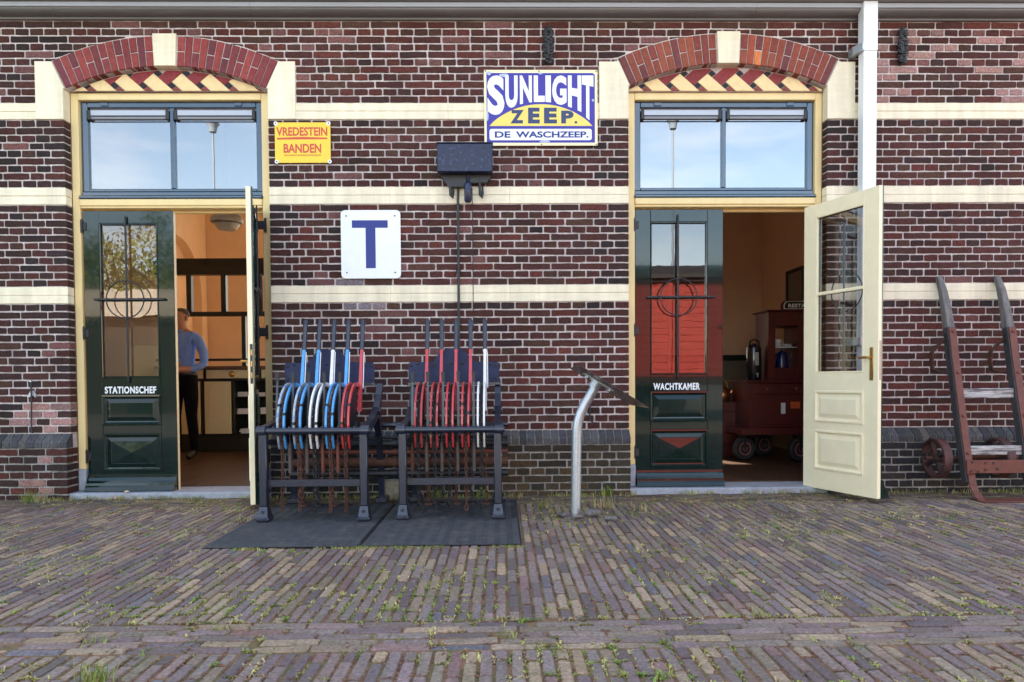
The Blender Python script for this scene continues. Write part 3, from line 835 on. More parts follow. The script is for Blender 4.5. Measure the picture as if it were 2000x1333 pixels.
    wb.prism(prof, s * .004, s * (WD - .004), plane='yz'); build('weatherboard', wb, greenM if not lockplate and not handle else greenM, door)
    # hinges
    for z in (.28, 1.27, 2.12):
        h = MB(); h.box(s * -.055, s * .03, -.006, -.0004, z - .032, z + .032, b=.002); h.cyl((s * -.006, -.010, z - .05), (s * -.006, -.010, z + .05), .008, 8)
        h.cyl((s * -.006, -.010, z + .05), (s * -.006, -.010, z + .062), .006, 8, r1=.001); build('hinge', h, darkironM, door)
    if letters:
        lm = MB(); text_to(lm, letters, lx[0], lx[1], .786, .843, -.003, offset=.034, th=.0026, spacing=1.12); build('lettering', lm, en_white, door)
    if handle:
        hm = MB(); x = WD - .055
        hm.box(s * (x - .016), s * (x + .016), TD, TD + .006, .855, 1.095, b=.003)
        hm.cyl((s * x, TD + .006, 1.02), (s * x, TD + .045, 1.02), .009, 10)
        hm.tube([(s * (x + .005), TD + .045, 1.02), (s * (x - .03), TD + .048, 1.022), (s * (x - .07), TD + .046, 1.018), (s * (x - .105), TD + .040, 1.026)], [.009, .009, .008, .006], 10)
        hm.cyl((s * x, TD + .004, .93), (s * x, TD + .0085, .93), .006, 8); build('handle', hm, brassM, door)
    if handle or lockplate:
        lp = MB(); xe = s * WD
        lp.box(xe, xe + s * .0025, .015, .033, .86, 1.14, 0, b=.001)
        for z in ((.92, 1.0, 1.08) if lockplate else ()): lp.box(xe + s * .0026, xe + s * .006, .019, .029, z - .02, z + .02, 1, b=.001)
        build('lock_plate', lp, [darkironM, brassM] if lockplate else [mk('pink_worn_metal', (.62, .45, .36), .6, var=.3, vscale=60), brassM], door)
    return door
leaf(-3.326, .092, 0, 1, 'glossy dark green door lettered STATIONSCHEF, shut', 'STATIONSCHEF')
leaf(1.092, .092, 0, 1, 'glossy dark green door lettered WACHTKAMER, shut', 'WACHTKAMER', lx=(.147, .527))
leaf(-1.948, .079, radians(107.2), -1, 'door leaf swung open edge on, lock plate in its edge', None, handle=True, lockplate=True)
for z in (.32, 1.31, 2.16):
    mb = MB(); mb.box(-1.955, -1.868, .050, .060, z - .034, z + .034, b=.002); mb.cyl((-1.866, .058, z - .055), (-1.866, .058, z + .055), .009, 8); build('hinge', mb, darkironM, bld)
leaf(2.497, .076, radians(110.4), -1, 'cream inner face of door leaf standing open with brass handle', None, handle=True)
# ------------------------------------------------------------------ downpipe, cable box, wall hooks
dp = thing('downpipe', 'square white downpipe running from the gutter to the ground beside the open cream door', 'downpipe', (2.873, -.107, 0))
mb = MB(); mb.box(-.056, .056, -.045, .045, 3.442, 3.818, b=.004); mb.box(-.053, .053, -.042, .042, .0, 3.441, b=.004)
build('pipe', mb, pipewhiteM, dp)
for z in (1.2, 3.47):
    mb = MB(); mb.prism([(-.105, .03), (-.066, -.05), (-.0575, -.05), (-.0575, .10), (-.105, .10)], z - .03, z + .03, plane='xy'); build('bracket', mb, galvM, dp)

boxblueM = mk('blue_black_paint_glints', (.007, .012, .05), .38, var=.6, vscale=26, bump=.6, bscale=50, coat=.25, spec=.3, stain=(.13, .20, .42), sscale=34, sp=(.56, .78))  # blotchy paint; its speckled reflections are coloured in as pale flecks
jb = thing('junction_box', 'speckled blue-black iron cable box under the soap sign with hooks below', 'cable box', (-.266, 0, 2.627))
mb = MB(); mb.box(-.214, .214, -.15, -.02, -.109, .109, b=.006); mb.box(-.205, .205, -.0195, .003, -.10, .10); mb.box(-.218, .218, -.156, -.02, .1095, .116, b=.003)
build('cover', mb, boxblueM, jb)
mb = MB(); mb.prism([(-.20, -.1092), (-.13, -.20), (-.02, -.20), (.02, -.17), (.17, -.165), (.205, -.1092)], -.07, -.008); build('back_plate', mb, darkironM, jb)
for x in (-.115, .115):
    mb = MB(); mb.tube([(x, -.06, -.11), (x - .004, -.06, -.19), (x, -.065, -.265), (x + .012, -.07, -.285), (x + .02, -.06, -.25), (x + .018, -.045, -.19)], [.011, .011, .012, .012, .009, .007], 10); build('hook', mb, darkironM, jb)
mb = MB(); mb.lathe([(.001, -.325), (.022, -.325), (.029, -.312), (.030, -.20), (.026, -.182), (.016, -.175), (.012, -.165), (.012, -.11)], (.02, -.085, 0), n=16); build('insulator', mb, boxblueM, jb)
mb = MB(); mb.tube([(-.055, -.03, -.11), (-.058, -.032, -.2), (-.062, -.03, -.3), (-.062, -.022, -.5), (-.063, -.02, -1.3), (-.064, -.022, -1.72)], .0105, 8)
for z in (-.33, -.85, -1.27): mb.box(-.082, -.044, -.028, .002, z - .008, z + .008, b=.002)
build('conduit', mb, darkironM, jb)
mb = MB(); mb.tube([(.05, -.01, -.2), (.051, -.008, -.6), (.052, -.008, -1.3)], .003, 6); build('wire', mb, darkironM, jb)

def wall_hook(x, z0, z1, plate, label):
    t = thing('door_hook', label, 'door hook', (x, -.012, z0))
    mb = MB(); mb.tube([(0, -.012, z1 - z0), (.004, -.018, (z1 - z0) * .6), (.0, -.02, .06), (.006, -.03, .02), (.025, -.045, .0)], .006, 7); build('rod', mb, darkironM, t)
    mb = MB()
    if plate: mb.prism([(-.03, .30), (-.012, .33), (.012, .33), (.03, .30), (.028, .275), (.004, .29), (-.004, .29), (-.028, .275)], -.004, .010, ch=.002)
    else: mb.box(-.022, .022, -.004, .010, z1 - z0 - .03, z1 - z0 + .01, b=.003)
    mb.cyl((0, -.002, z1 - z0), (0, -.02, z1 - z0), .009, 8); build('plate', mb, galvM if plate else darkironM, t)
wall_hook(-3.69, .525, .93, True, 'iron door hook with pale butterfly plate left of the green door')
wall_hook(.705, .57, .83, False, 'thin dark iron door hook behind the information board')

# ------------------------------------------------------------------ signs
def plate(name, label, cat, x0, x1, z0, z1, m, r=.015, th=.006, y=-.022):
    t = thing(name, label, cat, ((x0 + x1) / 2, y, (z0 + z1) / 2))
    w, h = (x1 - x0) / 2, (z1 - z0) / 2
    pts = []
    for cxx, czz, a0 in ((w - r, h - r, 0), (-w + r, h - r, 90), (-w + r, -h + r, 180), (w - r, -h + r, 270)):
        for k in range(5):
            a = radians(a0 + 22.5 * k); pts.append((cxx + r * cos(a), czz + r * sin(a)))
    mb = MB(); mb.prism(pts, 0, th, ch=.0015); o = build('plate', mb, m, t)
    return t, pts
# SUNLIGHT sign, mapped from its own drawing
sx0, sx1, sz0, sz1 = -.116, .776, 2.758, 3.348
t, pts = plate('enamel_sign', 'blue and yellow enamel sign reading SUNLIGHT ZEEP, DE WASCHZEEP', 'sign', sx0, sx1, sz0, sz1, en_pale, r=.008)
def SX(zx): return -.446 + (zx - 110) / 1652 * .892
def SZ(zy): return .295 - (zy - 112) / 1120 * .59
mb = MB(); mb.prism([(SX(145), SZ(160)), (SX(1690), SZ(160)), (SX(1722), SZ(185)), (SX(1722), SZ(1188)), (SX(145), SZ(1188))], -.0010, .001); build('blue_field', mb, en_blue, t)
mb = MB(); N = 28
mb.prism([(SX(185 + 1500 * i / N), SZ(942 - 322 * (1 - (2 * i / N - 1) ** 2) ** .85)) for i in range(N + 1)], -.0018, .0); build('sun_disc', mb, en_sun, t)
mb = MB(); q = []
for cxx, cyy, a0 in ((1645, 1015, 0), (215, 1015, 90), (215, 1122, 180), (1645, 1122, 270)):
    for k in range(4): a = radians(a0 + 30 * k); q.append((SX(cxx + 30 * cos(a)), SZ(cyy - 30 * sin(a))))
mb.prism(q, -.0018, .0); build('white_band', mb, en_white, t)
mb = MB()
LET = [('S', 155, 405), ('U', 418, 598), ('N', 630, 805), ('L', 832, 992), ('I', 1003, 1082), ('G', 1100, 1310), ('H', 1330, 1525), ('T', 1535, 1702)]
def botz(zx): return 585 + .00043 * (zx - 930) ** 2
for ch, a, b in LET:
    def fn(u, v, a=a, b=b, ch=ch):
        zx = a + (b - a) * u; top = 198
        if ch == 'S': top, bt = 198, 778
        elif ch in 'UG': bt = botz((a + b) / 2) + 12
        elif ch == 'T': bt = 838 + (zx - 1618) * .9
        else: bt = botz(zx)
        return SX(zx), SZ(bt + (top - bt) * v)
    text_to(mb, ch, 0, 0, 0, 0, -.0030, offset=.046, fn=fn)
    if ch == 'I': pass
build('sunlight_lettering', mb, en_white, t)
mb = MB()
for ch, a, b, tp in (('Z', 490, 685, 705), ('E', 748, 918, 672), ('E', 980, 1168, 672), ('P', 1230, 1412, 715)):
    text_to(mb, ch, SX(a), SX(b), SZ(905), SZ(tp), -.0026, offset=.055)
mb.prism([(SX(1445 + 20 * cos(2 * pi * k / 10)), SZ(888 + 20 * sin(2 * pi * k / 10))) for k in range(10)], -.003, -.0018); build('zeep_lettering', mb, en_ink, t)
mb = MB(); text_to(mb, 'DE', SX(262), SX(490), SZ(1115), SZ(1022), -.0030, offset=.03); text_to(mb, 'WASCHZEEP.', SX(570), SX(1628), SZ(1115), SZ(1022), -.0030, offset=.03); build('band_lettering', mb, en_navy, t)
for zx, zy in ((135, 130), (910, 133), (1742, 135), (1742, 1215), (945, 1215)):
    mb = MB(); mb.cyl((SX(zx), .001, SZ(zy)), (SX(zx), -.004, SZ(zy)), .005, 8); build('screw', mb, darkironM, t)
chipM = enamel('chip_pale_blue', (.42, .48, .68))
for (a, b, c, d) in ((140, 225, 130, 195), (330, 470, 162, 228), (900, 965, 150, 182), (1675, 1715, 540, 582), (905, 1080, 1152, 1192), (140, 175, 700, 880)):
    k = 9; mb = MB(); mb.prism([(SX((a + b) / 2 + (b - a) / 2 * cos(2 * pi * i / k) * R.uniform(.75, 1.1)), SZ((c + d) / 2 + (d - c) / 2 * sin(2 * pi * i / k) * R.uniform(.75, 1.1))) for i in range(k)], -.0022, -.001); build('enamel_chip', mb, chipM, t)

t, pts = plate('enamel_sign', 'small yellow enamel sign with red letters VREDESTEIN BANDEN', 'sign', -1.756, -1.322, 2.627, 2.941, en_yel, r=.014)
def VX(zx): return -.217 + (zx - 212) / (1685 - 212) * .434
def VZ(zy): return .157 - (zy - 130) / (1190 - 130) * .314
mb = MB(); text_to(mb, 'VREDESTEIN', VX(255), VX(1605), VZ(485), VZ(255), -.0012, offset=.028); text_to(mb, 'BANDEN', VX(442), VX(1438), VZ(930), VZ(690), -.0012, offset=.03)
mb.prism([(VX(272), VZ(580)), (VX(1602), VZ(572)), (VX(1602), VZ(530)), (VX(940), VZ(512)), (VX(272), VZ(535))], -.0012, .0); build('lettering', mb, en_red, t)
mb = MB(); mb.prism([(VX(445), VZ(1010)), (VX(1430), VZ(1005)), (VX(1430), VZ(968)), (VX(445), VZ(972))], -.0012, .0); build('print_line', mb, mk('worn_orange_print', (.72, .33, .03), .5, bump=0), t)
for zx, zy in ((240, 158), (1640, 155), (255, 1160), (1660, 1155)):
    mb = MB(); mb.prism([(VX(zx) + .016 * cos(2 * pi * i / 10), VZ(zy) + .016 * sin(2 * pi * i / 10)) for i in range(10)], -.0008, .0005); mb.cyl((VX(zx), .001, VZ(zy)), (VX(zx), -.004, VZ(zy)), .0055, 8, 1); build('screw', mb, [en_white, darkironM], t)

t, pts = plate('letter_sign', 'white square sign with a big dark blue letter T', 'sign', -1.251, -.782, 1.722, 2.258, en_white, r=.035)
mb = MB(); X0 = -1.0165; Z0 = 1.99
mb.prism([(-1.163 - X0, 2.178 - Z0), (-.882 - X0, 2.178 - Z0), (-.882 - X0, 2.119 - Z0), (-.979 - X0, 2.119 - Z0), (-.979 - X0, 1.803 - Z0), (-1.056 - X0, 1.803 - Z0), (-1.056 - X0, 2.119 - Z0), (-1.163 - X0, 2.119 - Z0)], -.0014, .0005); build('lettering', mb, en_navy, t)
for x, z in ((-.19, .222), (.19, .222), (-.19, -.222), (.19, -.222)):
    mb = MB(); mb.cyl((x, .001, z), (x, -.004, z), .006, 8); build('screw', mb, darkironM, t)

# ------------------------------------------------------------------ cast iron wall anchors
def ellipsoid(mb, c, r, n=10, m=6, rot=0):
    st = len(mb.v); pr = [(max(.02, sin(pi * i / m)), -cos(pi * i / m)) for i in range(m + 1)]
    mb.lathe(pr, n=n); Mx = Matrix.Translation(c) @ Matrix.Rotation(rot, 4, 'Y') @ Matrix.Diagonal((r[0], r[1], r[2], 1)); mb.xf(st, Mx)
def anchor(x, z0, z1, seed, label):
    t = thing('wall_anchor', label, 'wall anchor', (x, -.01, (z0 + z1) / 2)); rr = random.Random(seed); H = (z1 - z0) / 2
    mb = MB(); ellipsoid(mb, (0, -.01, -.01), (.027, .03, H * .85))
    for k in range(15):
        z = -H * .85 + k * H * 1.6 / 14; w = .034 * sqrt(max(.15, 1 - (z / H) ** 2))
        for sg in (-1, 1):
            ellipsoid(mb, (sg * w * rr.uniform(.5, .9), -.022 - rr.uniform(0, .018), z + rr.uniform(-.006, .006)), (.012, .010, .022), 7, 5, sg * rr.uniform(.4, 1.2))
    for k in range(4):
        zc = H * .55 - k * H * .38
        mb.tube([((.026 - .003 * i) * cos(.9 * i + k) , -.040 + .001 * i, zc + (.026 - .003 * i) * sin(.9 * i + k)) for i in range(8)], [.006, .006, .006, .005, .005, .005, .004, .004], 6)
    ellipsoid(mb, (0, -.015, H * .80), (.022, .022, .018)); ellipsoid(mb, (0, -.015, H * .93), (.014, .016, .016)); ellipsoid(mb, (0, -.02, -H * .88), (.012, .014, .022))
    build('ornament', mb, darkironM, t)
    mb = MB(); mb.cyl((0, -.045, .045), (0, .012, .045), .013, 8); build('tie_rod', mb, darkironM, t)
anchor(.390, 3.385, 3.692, 3, 'ornate black cast iron wall anchor above the soap sign')
anchor(3.188, 3.382, 3.680, 5, 'ornate black cast iron wall anchor right of the white downpipe')

# ------------------------------------------------------------------ rubber mats
def mat_(x0, x1, y0, y1, label):
    mb = MB(); mb.box(x0, x1, y0, y1, .0040, .0105, b=.003)
    n = int((y1 - y0) / .036)
    for k in range(n):                     # raised wavy ribs
        y = y0 + .02 + k * .036; m_ = 24; w = .011; vs = []
        for q in range(m_ + 1):
            xa = x0 + .012 + (x1 - x0 - .024) * q / m_; yy = y + (.0045 if q % 2 else -.0045)
            if yy > y1 - .012: yy = y1 - .012
            vs += [(xa, yy - w, .0106), (xa, yy, .0185), (xa, yy + w, .0106)]
        mb.add(vs, [f for q in range(m_) for f in ((q * 3, q * 3 + 3, q * 3 + 4, q * 3 + 1), (q * 3 + 1, q * 3 + 4, q * 3 + 5, q * 3 + 2))])
    o = build('rubber_mat', mb, rubberM); tag(o, label, 'mat', 'black ribbed rubber mats'); return o
mat_(-1.635, -.781, -1.785, -.42, 'ribbed black rubber mat under the lever frame with blue levers')
mat_(-.777, .112, -1.770, -.30, 'ribbed black rubber mat under the lever frame with red levers')
for (x, y) in ((-1.26, -1.24), (-.98, -1.22), (-.42, -1.17), (.0, -1.17)): pass

# ------------------------------------------------------------------ lever frames
def chain_mesh(mb, path, pitch=.032, r=.0042, w=.0105):
    # resample
    P = [Vector(p) for p in path]; seg = [(P[i + 1] - P[i]).length for i in range(len(P) - 1)]; L = sum(seg); n = int(L / pitch)
    def at(s):
        for i, l in enumerate(seg):
            if s <= l or i == len(seg) - 1: return P[i] + (P[i + 1] - P[i]) * (s / l), (P[i + 1] - P[i]).normalized()
            s -= l
    for k in range(n):
        p, d = at((k + .5) * pitch)
        side = Vector((1, 0, 0)) if abs(d.x) < .9 else Vector((0, 1, 0)); side = (side - d * side.dot(d)).normalized(); oth = d.cross(side)
        a = .35 + (pi / 2 if k % 2 else 0) + R.uniform(-.25, .25)
        s_ = side * cos(a) + oth * sin(a); hl = pitch * .62
        ring = []
        for q in range(8):
            an = 2 * pi * q / 8; ring.append(p + d * (hl * sin(an)) + s_ * (w * cos(an)))
        mb.tube(ring, r, 5, closed=True)
plateM = mk('sky_tinted_plate_paint', (.020, .030, .085), .5, spec=.3, var=.3, vscale=20, bump=.3, bscale=60, stain=(.06, .05, .06), sscale=9, sp=(.66, .85))  # the frame's black paint, reflected sky blue put into its colour
def lever_frame(x0, x1, dy, xs, xl, cols, rims, tubes, label):
    t = thing('lever_frame', label, 'lever frame', ((x0 + x1) / 2, -.75 + dy, .016), 'signal lever frames')
    ox, oy, oz = t.location
    def B(name, mb, m): mb.xf(0, Matrix.Translation((-ox, -oy, -oz))); return build(name, mb, m, t)
    yf = -1.08 + dy; zb = .594
    mb = MB(); mb.cyl((x0 + .04, yf, zb), (x1 - .04, yf, zb), .0215, 14)
    for x in (x0, x1 - .055): mb.cyl((x, yf, zb), (x + .055, yf, zb), .036, 14); mb.cyl((x - .008, yf, zb), (x + .063, yf, zb), .02, 10)
    for k in range(6): mb.cyl((x0 + .1 + k * .104, yf, zb + .019), (x0 + .1 + k * .104, yf, zb + .030), .008, 6)
    B('front_bar', mb, ironM)
    mb = MB(); mb.box(x0 + .055, x1 - .058, yf + .015, yf + .027, .232, .278, b=.002)
    for k in range(5): mb.cyl((xs[k] + .04, yf + .0145, .255), (xs[k] + .04, yf + .009, .255), .007, 8)
    B('cross_bar', mb, ironM)
    for x, sg in ((x0 + .037, 1), (x1 - .037, -1)):
        mb = MB()
        mb.box(x - .025, x + .025, yf - .026, yf + .026, .11, zb - .02, b=.005)
        A = [(x + a, yf + b, .11) for a in (-.025, .025) for b in (-.026, .026)]; Bt = [(x + a, yf + b, .045) for a in (-.034, .034) for b in (-.048, .048)]
        fs = [(0, 1, 3, 2), (4, 5, 7, 6), (0, 1, 5, 4), (2, 3, 7, 6), (0, 2, 6, 4), (1, 3, 7, 5)]
        mb.convex(A + Bt, fs); mb.box(x - .042, x + .042, yf - .058, yf + .058, .0165, .0455, b=.008); mb.cyl((x, yf - .032, .07), (x, yf - .032, .086), .014, 6)
        B('leg', mb, ironM)
        # cast side frame rising to the rear plate, with its rear leg
        mb = MB(); h = .021
        def limb(pts, w):
            for i in range(len(pts) - 1):
                (ya, za), (yb, zb_) = pts[i], pts[i + 1]; l = hypot(yb - ya, zb_ - za); nx, nz = -(zb_ - za) / l, (yb - ya) / l
                wa, wb = w[i], w[i + 1]
                mb.convex([(xx, y, z) for xx in (x - h, x + h) for (y, z) in ((ya + nx * wa, za + nz * wa), (ya - nx * wa, za - nz * wa), (yb + nx * wb, zb_ + nz * wb), (yb - nx * wb, zb_ - nz * wb))], fs)
            for (y, z), ww in zip(pts[1:-1], w[1:-1]): mb.cyl((x - h - .001, y, z), (x + h + .001, y, z), ww, 12)
        Y = lambda v: v + dy
        limb([(Y(-1.06), .60), (Y(-.82), .63), (Y(-.60), .70), (Y(-.50), .80), (Y(-.445), .885)], [.024, .026, .034, .026, .02])
        limb([(Y(-.60), .70), (Y(-.50), .50), (Y(-.44), .25), (Y(-.40), .06)], [.034, .028, .024, .03]); mb.cyl((x - .03, Y(-.60), .70), (x + .03, Y(-.60), .70), .03, 12)
        mb.box(x - .045, x + .045, Y(-.47), Y(-.33), .0165, .06, b=.008); limb([(Y(-1.05), .52), (Y(-.80), .50), (Y(-.52), .50)], [.018, .018, .022])
        B('side_frame', mb, ironM)
    # rear plate with hump
    w0, w1 = x0 - .004 + .0, x1 - .075
    w0 = x0 + .002; w1 = x1 - .06
    if dy > .01: w0, w1 = -.677, -.011
    else: w0, w1 = -1.576, -.924
    yp = -.45 + dy * .3; m_ = (w0 + w1) / 2
    poly = [(w0, .905), (w1, .902), (w1, 1.038), (w1 - .012, 1.050), (m_ + .155, 1.052), (m_ + .125, 1.085), (m_ + .075, 1.135), (m_ + .045, 1.145), (m_ - .055, 1.145), (m_ - .09, 1.132), (m_ - .13, 1.085), (m_ - .155, 1.052), (w0 + .012, 1.050), (w0, 1.038)]
    mb = MB(); mb.prism(poly, yp, yp + .012, ch=.002); pl_ = B('back_plate', mb, plateM)
    mb = MB()
    for (x, z) in ((w0 + .022, 1.025), (w0 + .022, .928), (w1 - .022, 1.025), (w1 - .022, .928), (w0 + .07, 1.035), (m_ - .15, 1.03), (m_ + .06, 1.04), (m_ - .02, 1.04), (w1 - .07, 1.035)):
        mb.lathe([(.010, 0), (.009, .004), (.004, .007)], (x - ox, yp - .0003 - oy, z - oz), axis='y', n=8)
    build('rivet', mb, darkironM, pl_)
    mb = MB(); mb.box(w0 - .006, w1 + .006, yp - .02, yp + .02, .880, .9005, b=.003); B('plate_rail', mb, ironM)
    yc, zc, rad = -.74 + dy, .620, .285
    mb = MB(); mb.cyl((x0 + .05, yc, zc - .03), (x1 - .05, yc, zc - .03), .022, 12); B('axle', mb, darkironM)
    for k in range(5):
        xw = xs[k]; rc = rims[k]; lc = cols[k]
        for sg in (-1, 1):
            mb = MB(); xc = xw + sg * .0205; a0, a1, n = radians(-24), radians(122), 22
            if rc is whiteM and sg == 1: pass
            vs = []; fs = []
            for i in range(n + 1):
                a = a0 + (a1 - a0) * i / n
                for (rr_, xx) in ((rad, xc - .0062), (rad, xc + .0062), (rad - .026, xc + .0062), (rad - .026, xc - .0062)):
                    vs.append((xx, yc - rr_ * sin(a), zc + rr_ * cos(a)))
            for i in range(n):
                for q in range(4): fs.append((i * 4 + q, i * 4 + (q + 1) % 4, (i + 1) * 4 + (q + 1) % 4, (i + 1) * 4 + q))
            fs += [(3, 2, 1, 0), (n * 4, n * 4 + 1, n * 4 + 2, n * 4 + 3)]
            mb.add(vs, [f[::-1] for f in fs], 0)
            # dark catch notches clamped round the rim
            for a in ((radians(60 + 13 * ((k * 2 + (sg > 0)) % 3)), radians(101)) if lc is not whiteM or sg > 0 else (radians(95),)):
                p = (yc - (rad - .01) * sin(a), zc + (rad - .01) * cos(a))
                if (k + sg) % 2 == 0 or x0 < -1: mb.box(xc - .0085, xc + .0085, p[0] - .016, p[0] + .016, p[1] - .009, p[1] + .009, 1, b=.002)
            B('rim', mb, [rc if not (sg < 0 and rc in (blueM,) and k < 2) else rims2, darkironM])
        mb = MB()                                           # dark web behind the rims
        pts = [(yc - .245 * sin(a), zc + .245 * cos(a)) for a in [radians(-20 + 10 * i) for i in range(15)]] + [(yc + .03, zc - .06)]
        mb.prism(pts, xw - .010, xw + .010, plane='yz'); mb.cyl((xw - .035, yc, zc - .03), (xw + .035, yc, zc - .03), .05, 12)
        B('web', mb, darkironM)
        mb = MB(); chain_mesh(mb, [(xw, yc - .262 * sin(a), zc + .262 * cos(a)) for a in [radians(-10 + 8 * i) for i in range(14)]], .026, .0035, .008)
        B('rim_chain', mb, rustM if (x0 < -1 and k != 2) else darkironM)
        # hanging chains, front and rear
        mb = MB(); yfc = yc - .262; zz = .56
        chain_mesh(mb, [(xw + .003, yfc, .60), (xw + R.uniform(-.006, .006), yfc + .004, .3), (xw + R.uniform(-.008, .008), yfc + .006, .03)], .032, .0046, .0112); B('chain', mb, rustM if (x0 < -1 and k in (0, 1, 4)) or k == 3 else darkironM)
        mb = MB(); yr = yc + .20; chain_mesh(mb, [(xw + .01, yr, .52), (xw + .012, yr - .01, .25), (xw + .02 + R.uniform(-.01, .01), yr - .03, .035)], .034, .0046, .011)
        mb.cyl((xw + .02, yr - .03, .018), (xw + .02, yr - .03, .03), .03, 10); B('rear_chain', mb, darkironM if k % 2 else rustM)
        # the lever: flat coloured bar and round dark handle, leaning back
        xlv = xl[k]
        def at(z): f = (z - .70) / .65; return (xlv + R.uniform(-.0002, .0002), -.665 + dy * .6 + .16 * f, z)
        mb = MB(); p0, p1 = at(.70), at(1.125); w0_, w1_ = .013, .0095
        mb.convex([(p0[0] + a * w0_, p0[1] + b * .020, p0[2]) for a in (-1, 1) for b in (-1, 1)] + [(p1[0] + a * w1_, p1[1] + b * .012, p1[2]) for a in (-1, 1) for b in (-1, 1)], [(0, 1, 3, 2), (4, 5, 7, 6), (0, 1, 5, 4), (2, 3, 7, 6), (0, 2, 6, 4), (1, 3, 7, 5)])
        mb.cyl(at(1.115), at(1.135), .0145, 10)
        lv = B('lever', mb, lc)
        def sub(nm, m2, mt): m2.xf(0, Matrix.Translation((-ox, -oy, -oz))); return build(nm, m2, mt, lv)
        mb = MB(); mb.tube([at(1.1355), at(1.20), at(1.30), at(1.345), at(1.356)], [.0145, .0155, .0168, .0172, .012], 12); sub('handle', mb, ironM)
        mb = MB(); a_, b_ = at(.86), at(1.12); mb.cyl((a_[0] + .020, a_[1] - .01, a_[2]), (b_[0] + .017, b_[1] - .006, b_[2]), .0035, 6)
        if x0 < -1 or k == 4: sub('latch_rod', mb, whiteM)
        # catch lever with black paddle left of each rim pair
        xp = xw - .0655 if x0 < -1 else xw - .052
        mb = MB(); mb.convex([(xp + a * (.0085 if z < .8 else .0065), yy_ + b * .004, z) for z, yy_ in ((.575, -.90 + dy), (.905, -.86 + dy)) for a in (-1, 1) for b in (-1, 1)], [(0, 1, 3, 2), (4, 5, 7, 6), (0, 1, 5, 4), (2, 3, 7, 6), (0, 2, 6, 4), (1, 3, 7, 5)])
        cl_ = B('catch_lever', mb, ironM)
        mb = MB(); mb.convex([(xp + a * w, -.86 + dy + b * .007, z) for z, w in ((.9055, .0095), (.974, .0125)) for a in (-1, 1) for b in (-1, 1)], [(0, 1, 3, 2), (4, 5, 7, 6), (0, 1, 5, 4), (2, 3, 7, 6), (0, 2, 6, 4), (1, 3, 7, 5)])
        mb.xf(0, Matrix.Translation((-ox, -oy, -oz))); build('grip', mb, darkironM, cl_)
    for k, (x, m) in enumerate(tubes):
        y = -.95 + dy; mb = MB(); mb.cyl((x, y, .308), (x - .001, y, .496), .0125, 12); mb.lathe([(.004, .496), (.010, .4965), (.004, .51)], (x, y, 0), n=8); mb.cyl((x, y, .51), (x, y, .60), .004, 6)
        tb = B('weight_tube', mb, m)
        mb = MB(); mb.tube([(x, y, .308), (x + .004, y, .295), (x - .004, y - .01, .282), (x + .002, y - .03, .270), (x, yf + .018, .258)], .003, 6); mb.xf(0, Matrix.Translation((-ox, -oy, -oz))); build('hook', mb, rustM, tb)
    # long rods behind, shared line of the two frames, cut where they meet
    ea, eb = (x0 + .02, -.762) if x0 < -1 else (-.758, x1 + .035)
    yp2 = -.46
    for nm, z, r_, m in (('rod', .394, .017, rustredM), ('rod', .322, .034, rustM), ('rod', .236, .026, darkironM), ('rod', .455, .026, darkironM), ('rod', .590, .018, ironM), ('rod', .50, .013, darkironM)):
        mb = MB(); mb.cyl((ea, yp2, z), (eb, yp2, z), r_, 12)
        if r_ > .016: mb.cyl(((eb - .03) if x0 < -1 else ea, yp2, z), (eb if x0 < -1 else ea + .03, yp2, z), r_ + .006, 12)
        B(nm, mb, m)
rims2 = mk('worn_blue_white_enamel', (.42, .48, .52), .5, var=.3, vscale=40, bump=.2, stain=(.05, .25, .55), sscale=16, sp=(.5, .6))
wornred = mk('worn_red_enamel', (.45, .05, .055), .5, var=.3, vscale=40, bump=.2, stain=(.45, .40, .30), sscale=14, sp=(.56, .66))
lever_frame(-1.565, -.848, 0, [-1.436 + .1045 * k for k in range(5)], [-1.403 + .1028 * k for k in range(5)], [blueM, blueM, whiteM, blueM, redM], [blueM, blueM, whiteM, blueM, redM],
            [(-1.397, tubegreyM), (-1.286, tubegreyM), (-1.182, rustredM), (-1.082, rustredM)], 'blue-black iron lever frame with three blue, one white and one red lever')
lever_frame(-.677, .014, .03, [-.547 + .1035 * k for k in range(5)], [-.528 + .1038 * k for k in range(5)], [redM, redM, redM, redM, whiteM], [wornred, wornred, redM, redM, whiteM],
            [(-.593, rustM), (-.498, tubegreyM), (-.397, tubegreyM), (-.291, tubegreyM), (-.182, tubegreyM)], 'blue-black iron lever frame with four red levers and one white lever')
mb = MB(); mb.box(-.085, .085, -.07, .07, 0, .155, b=.018)
cb = build('concrete_block', mb, mk('mossy_concrete', (.36, .33, .27), .9, var=.3, bump=.5, bscale=50, stain=(.12, .14, .06), sscale=10, sp=(.45, .65)), loc=(-.835, -.22, 0)); tag(cb, 'mossy pale concrete block between the two lever frames against the wall', 'block')

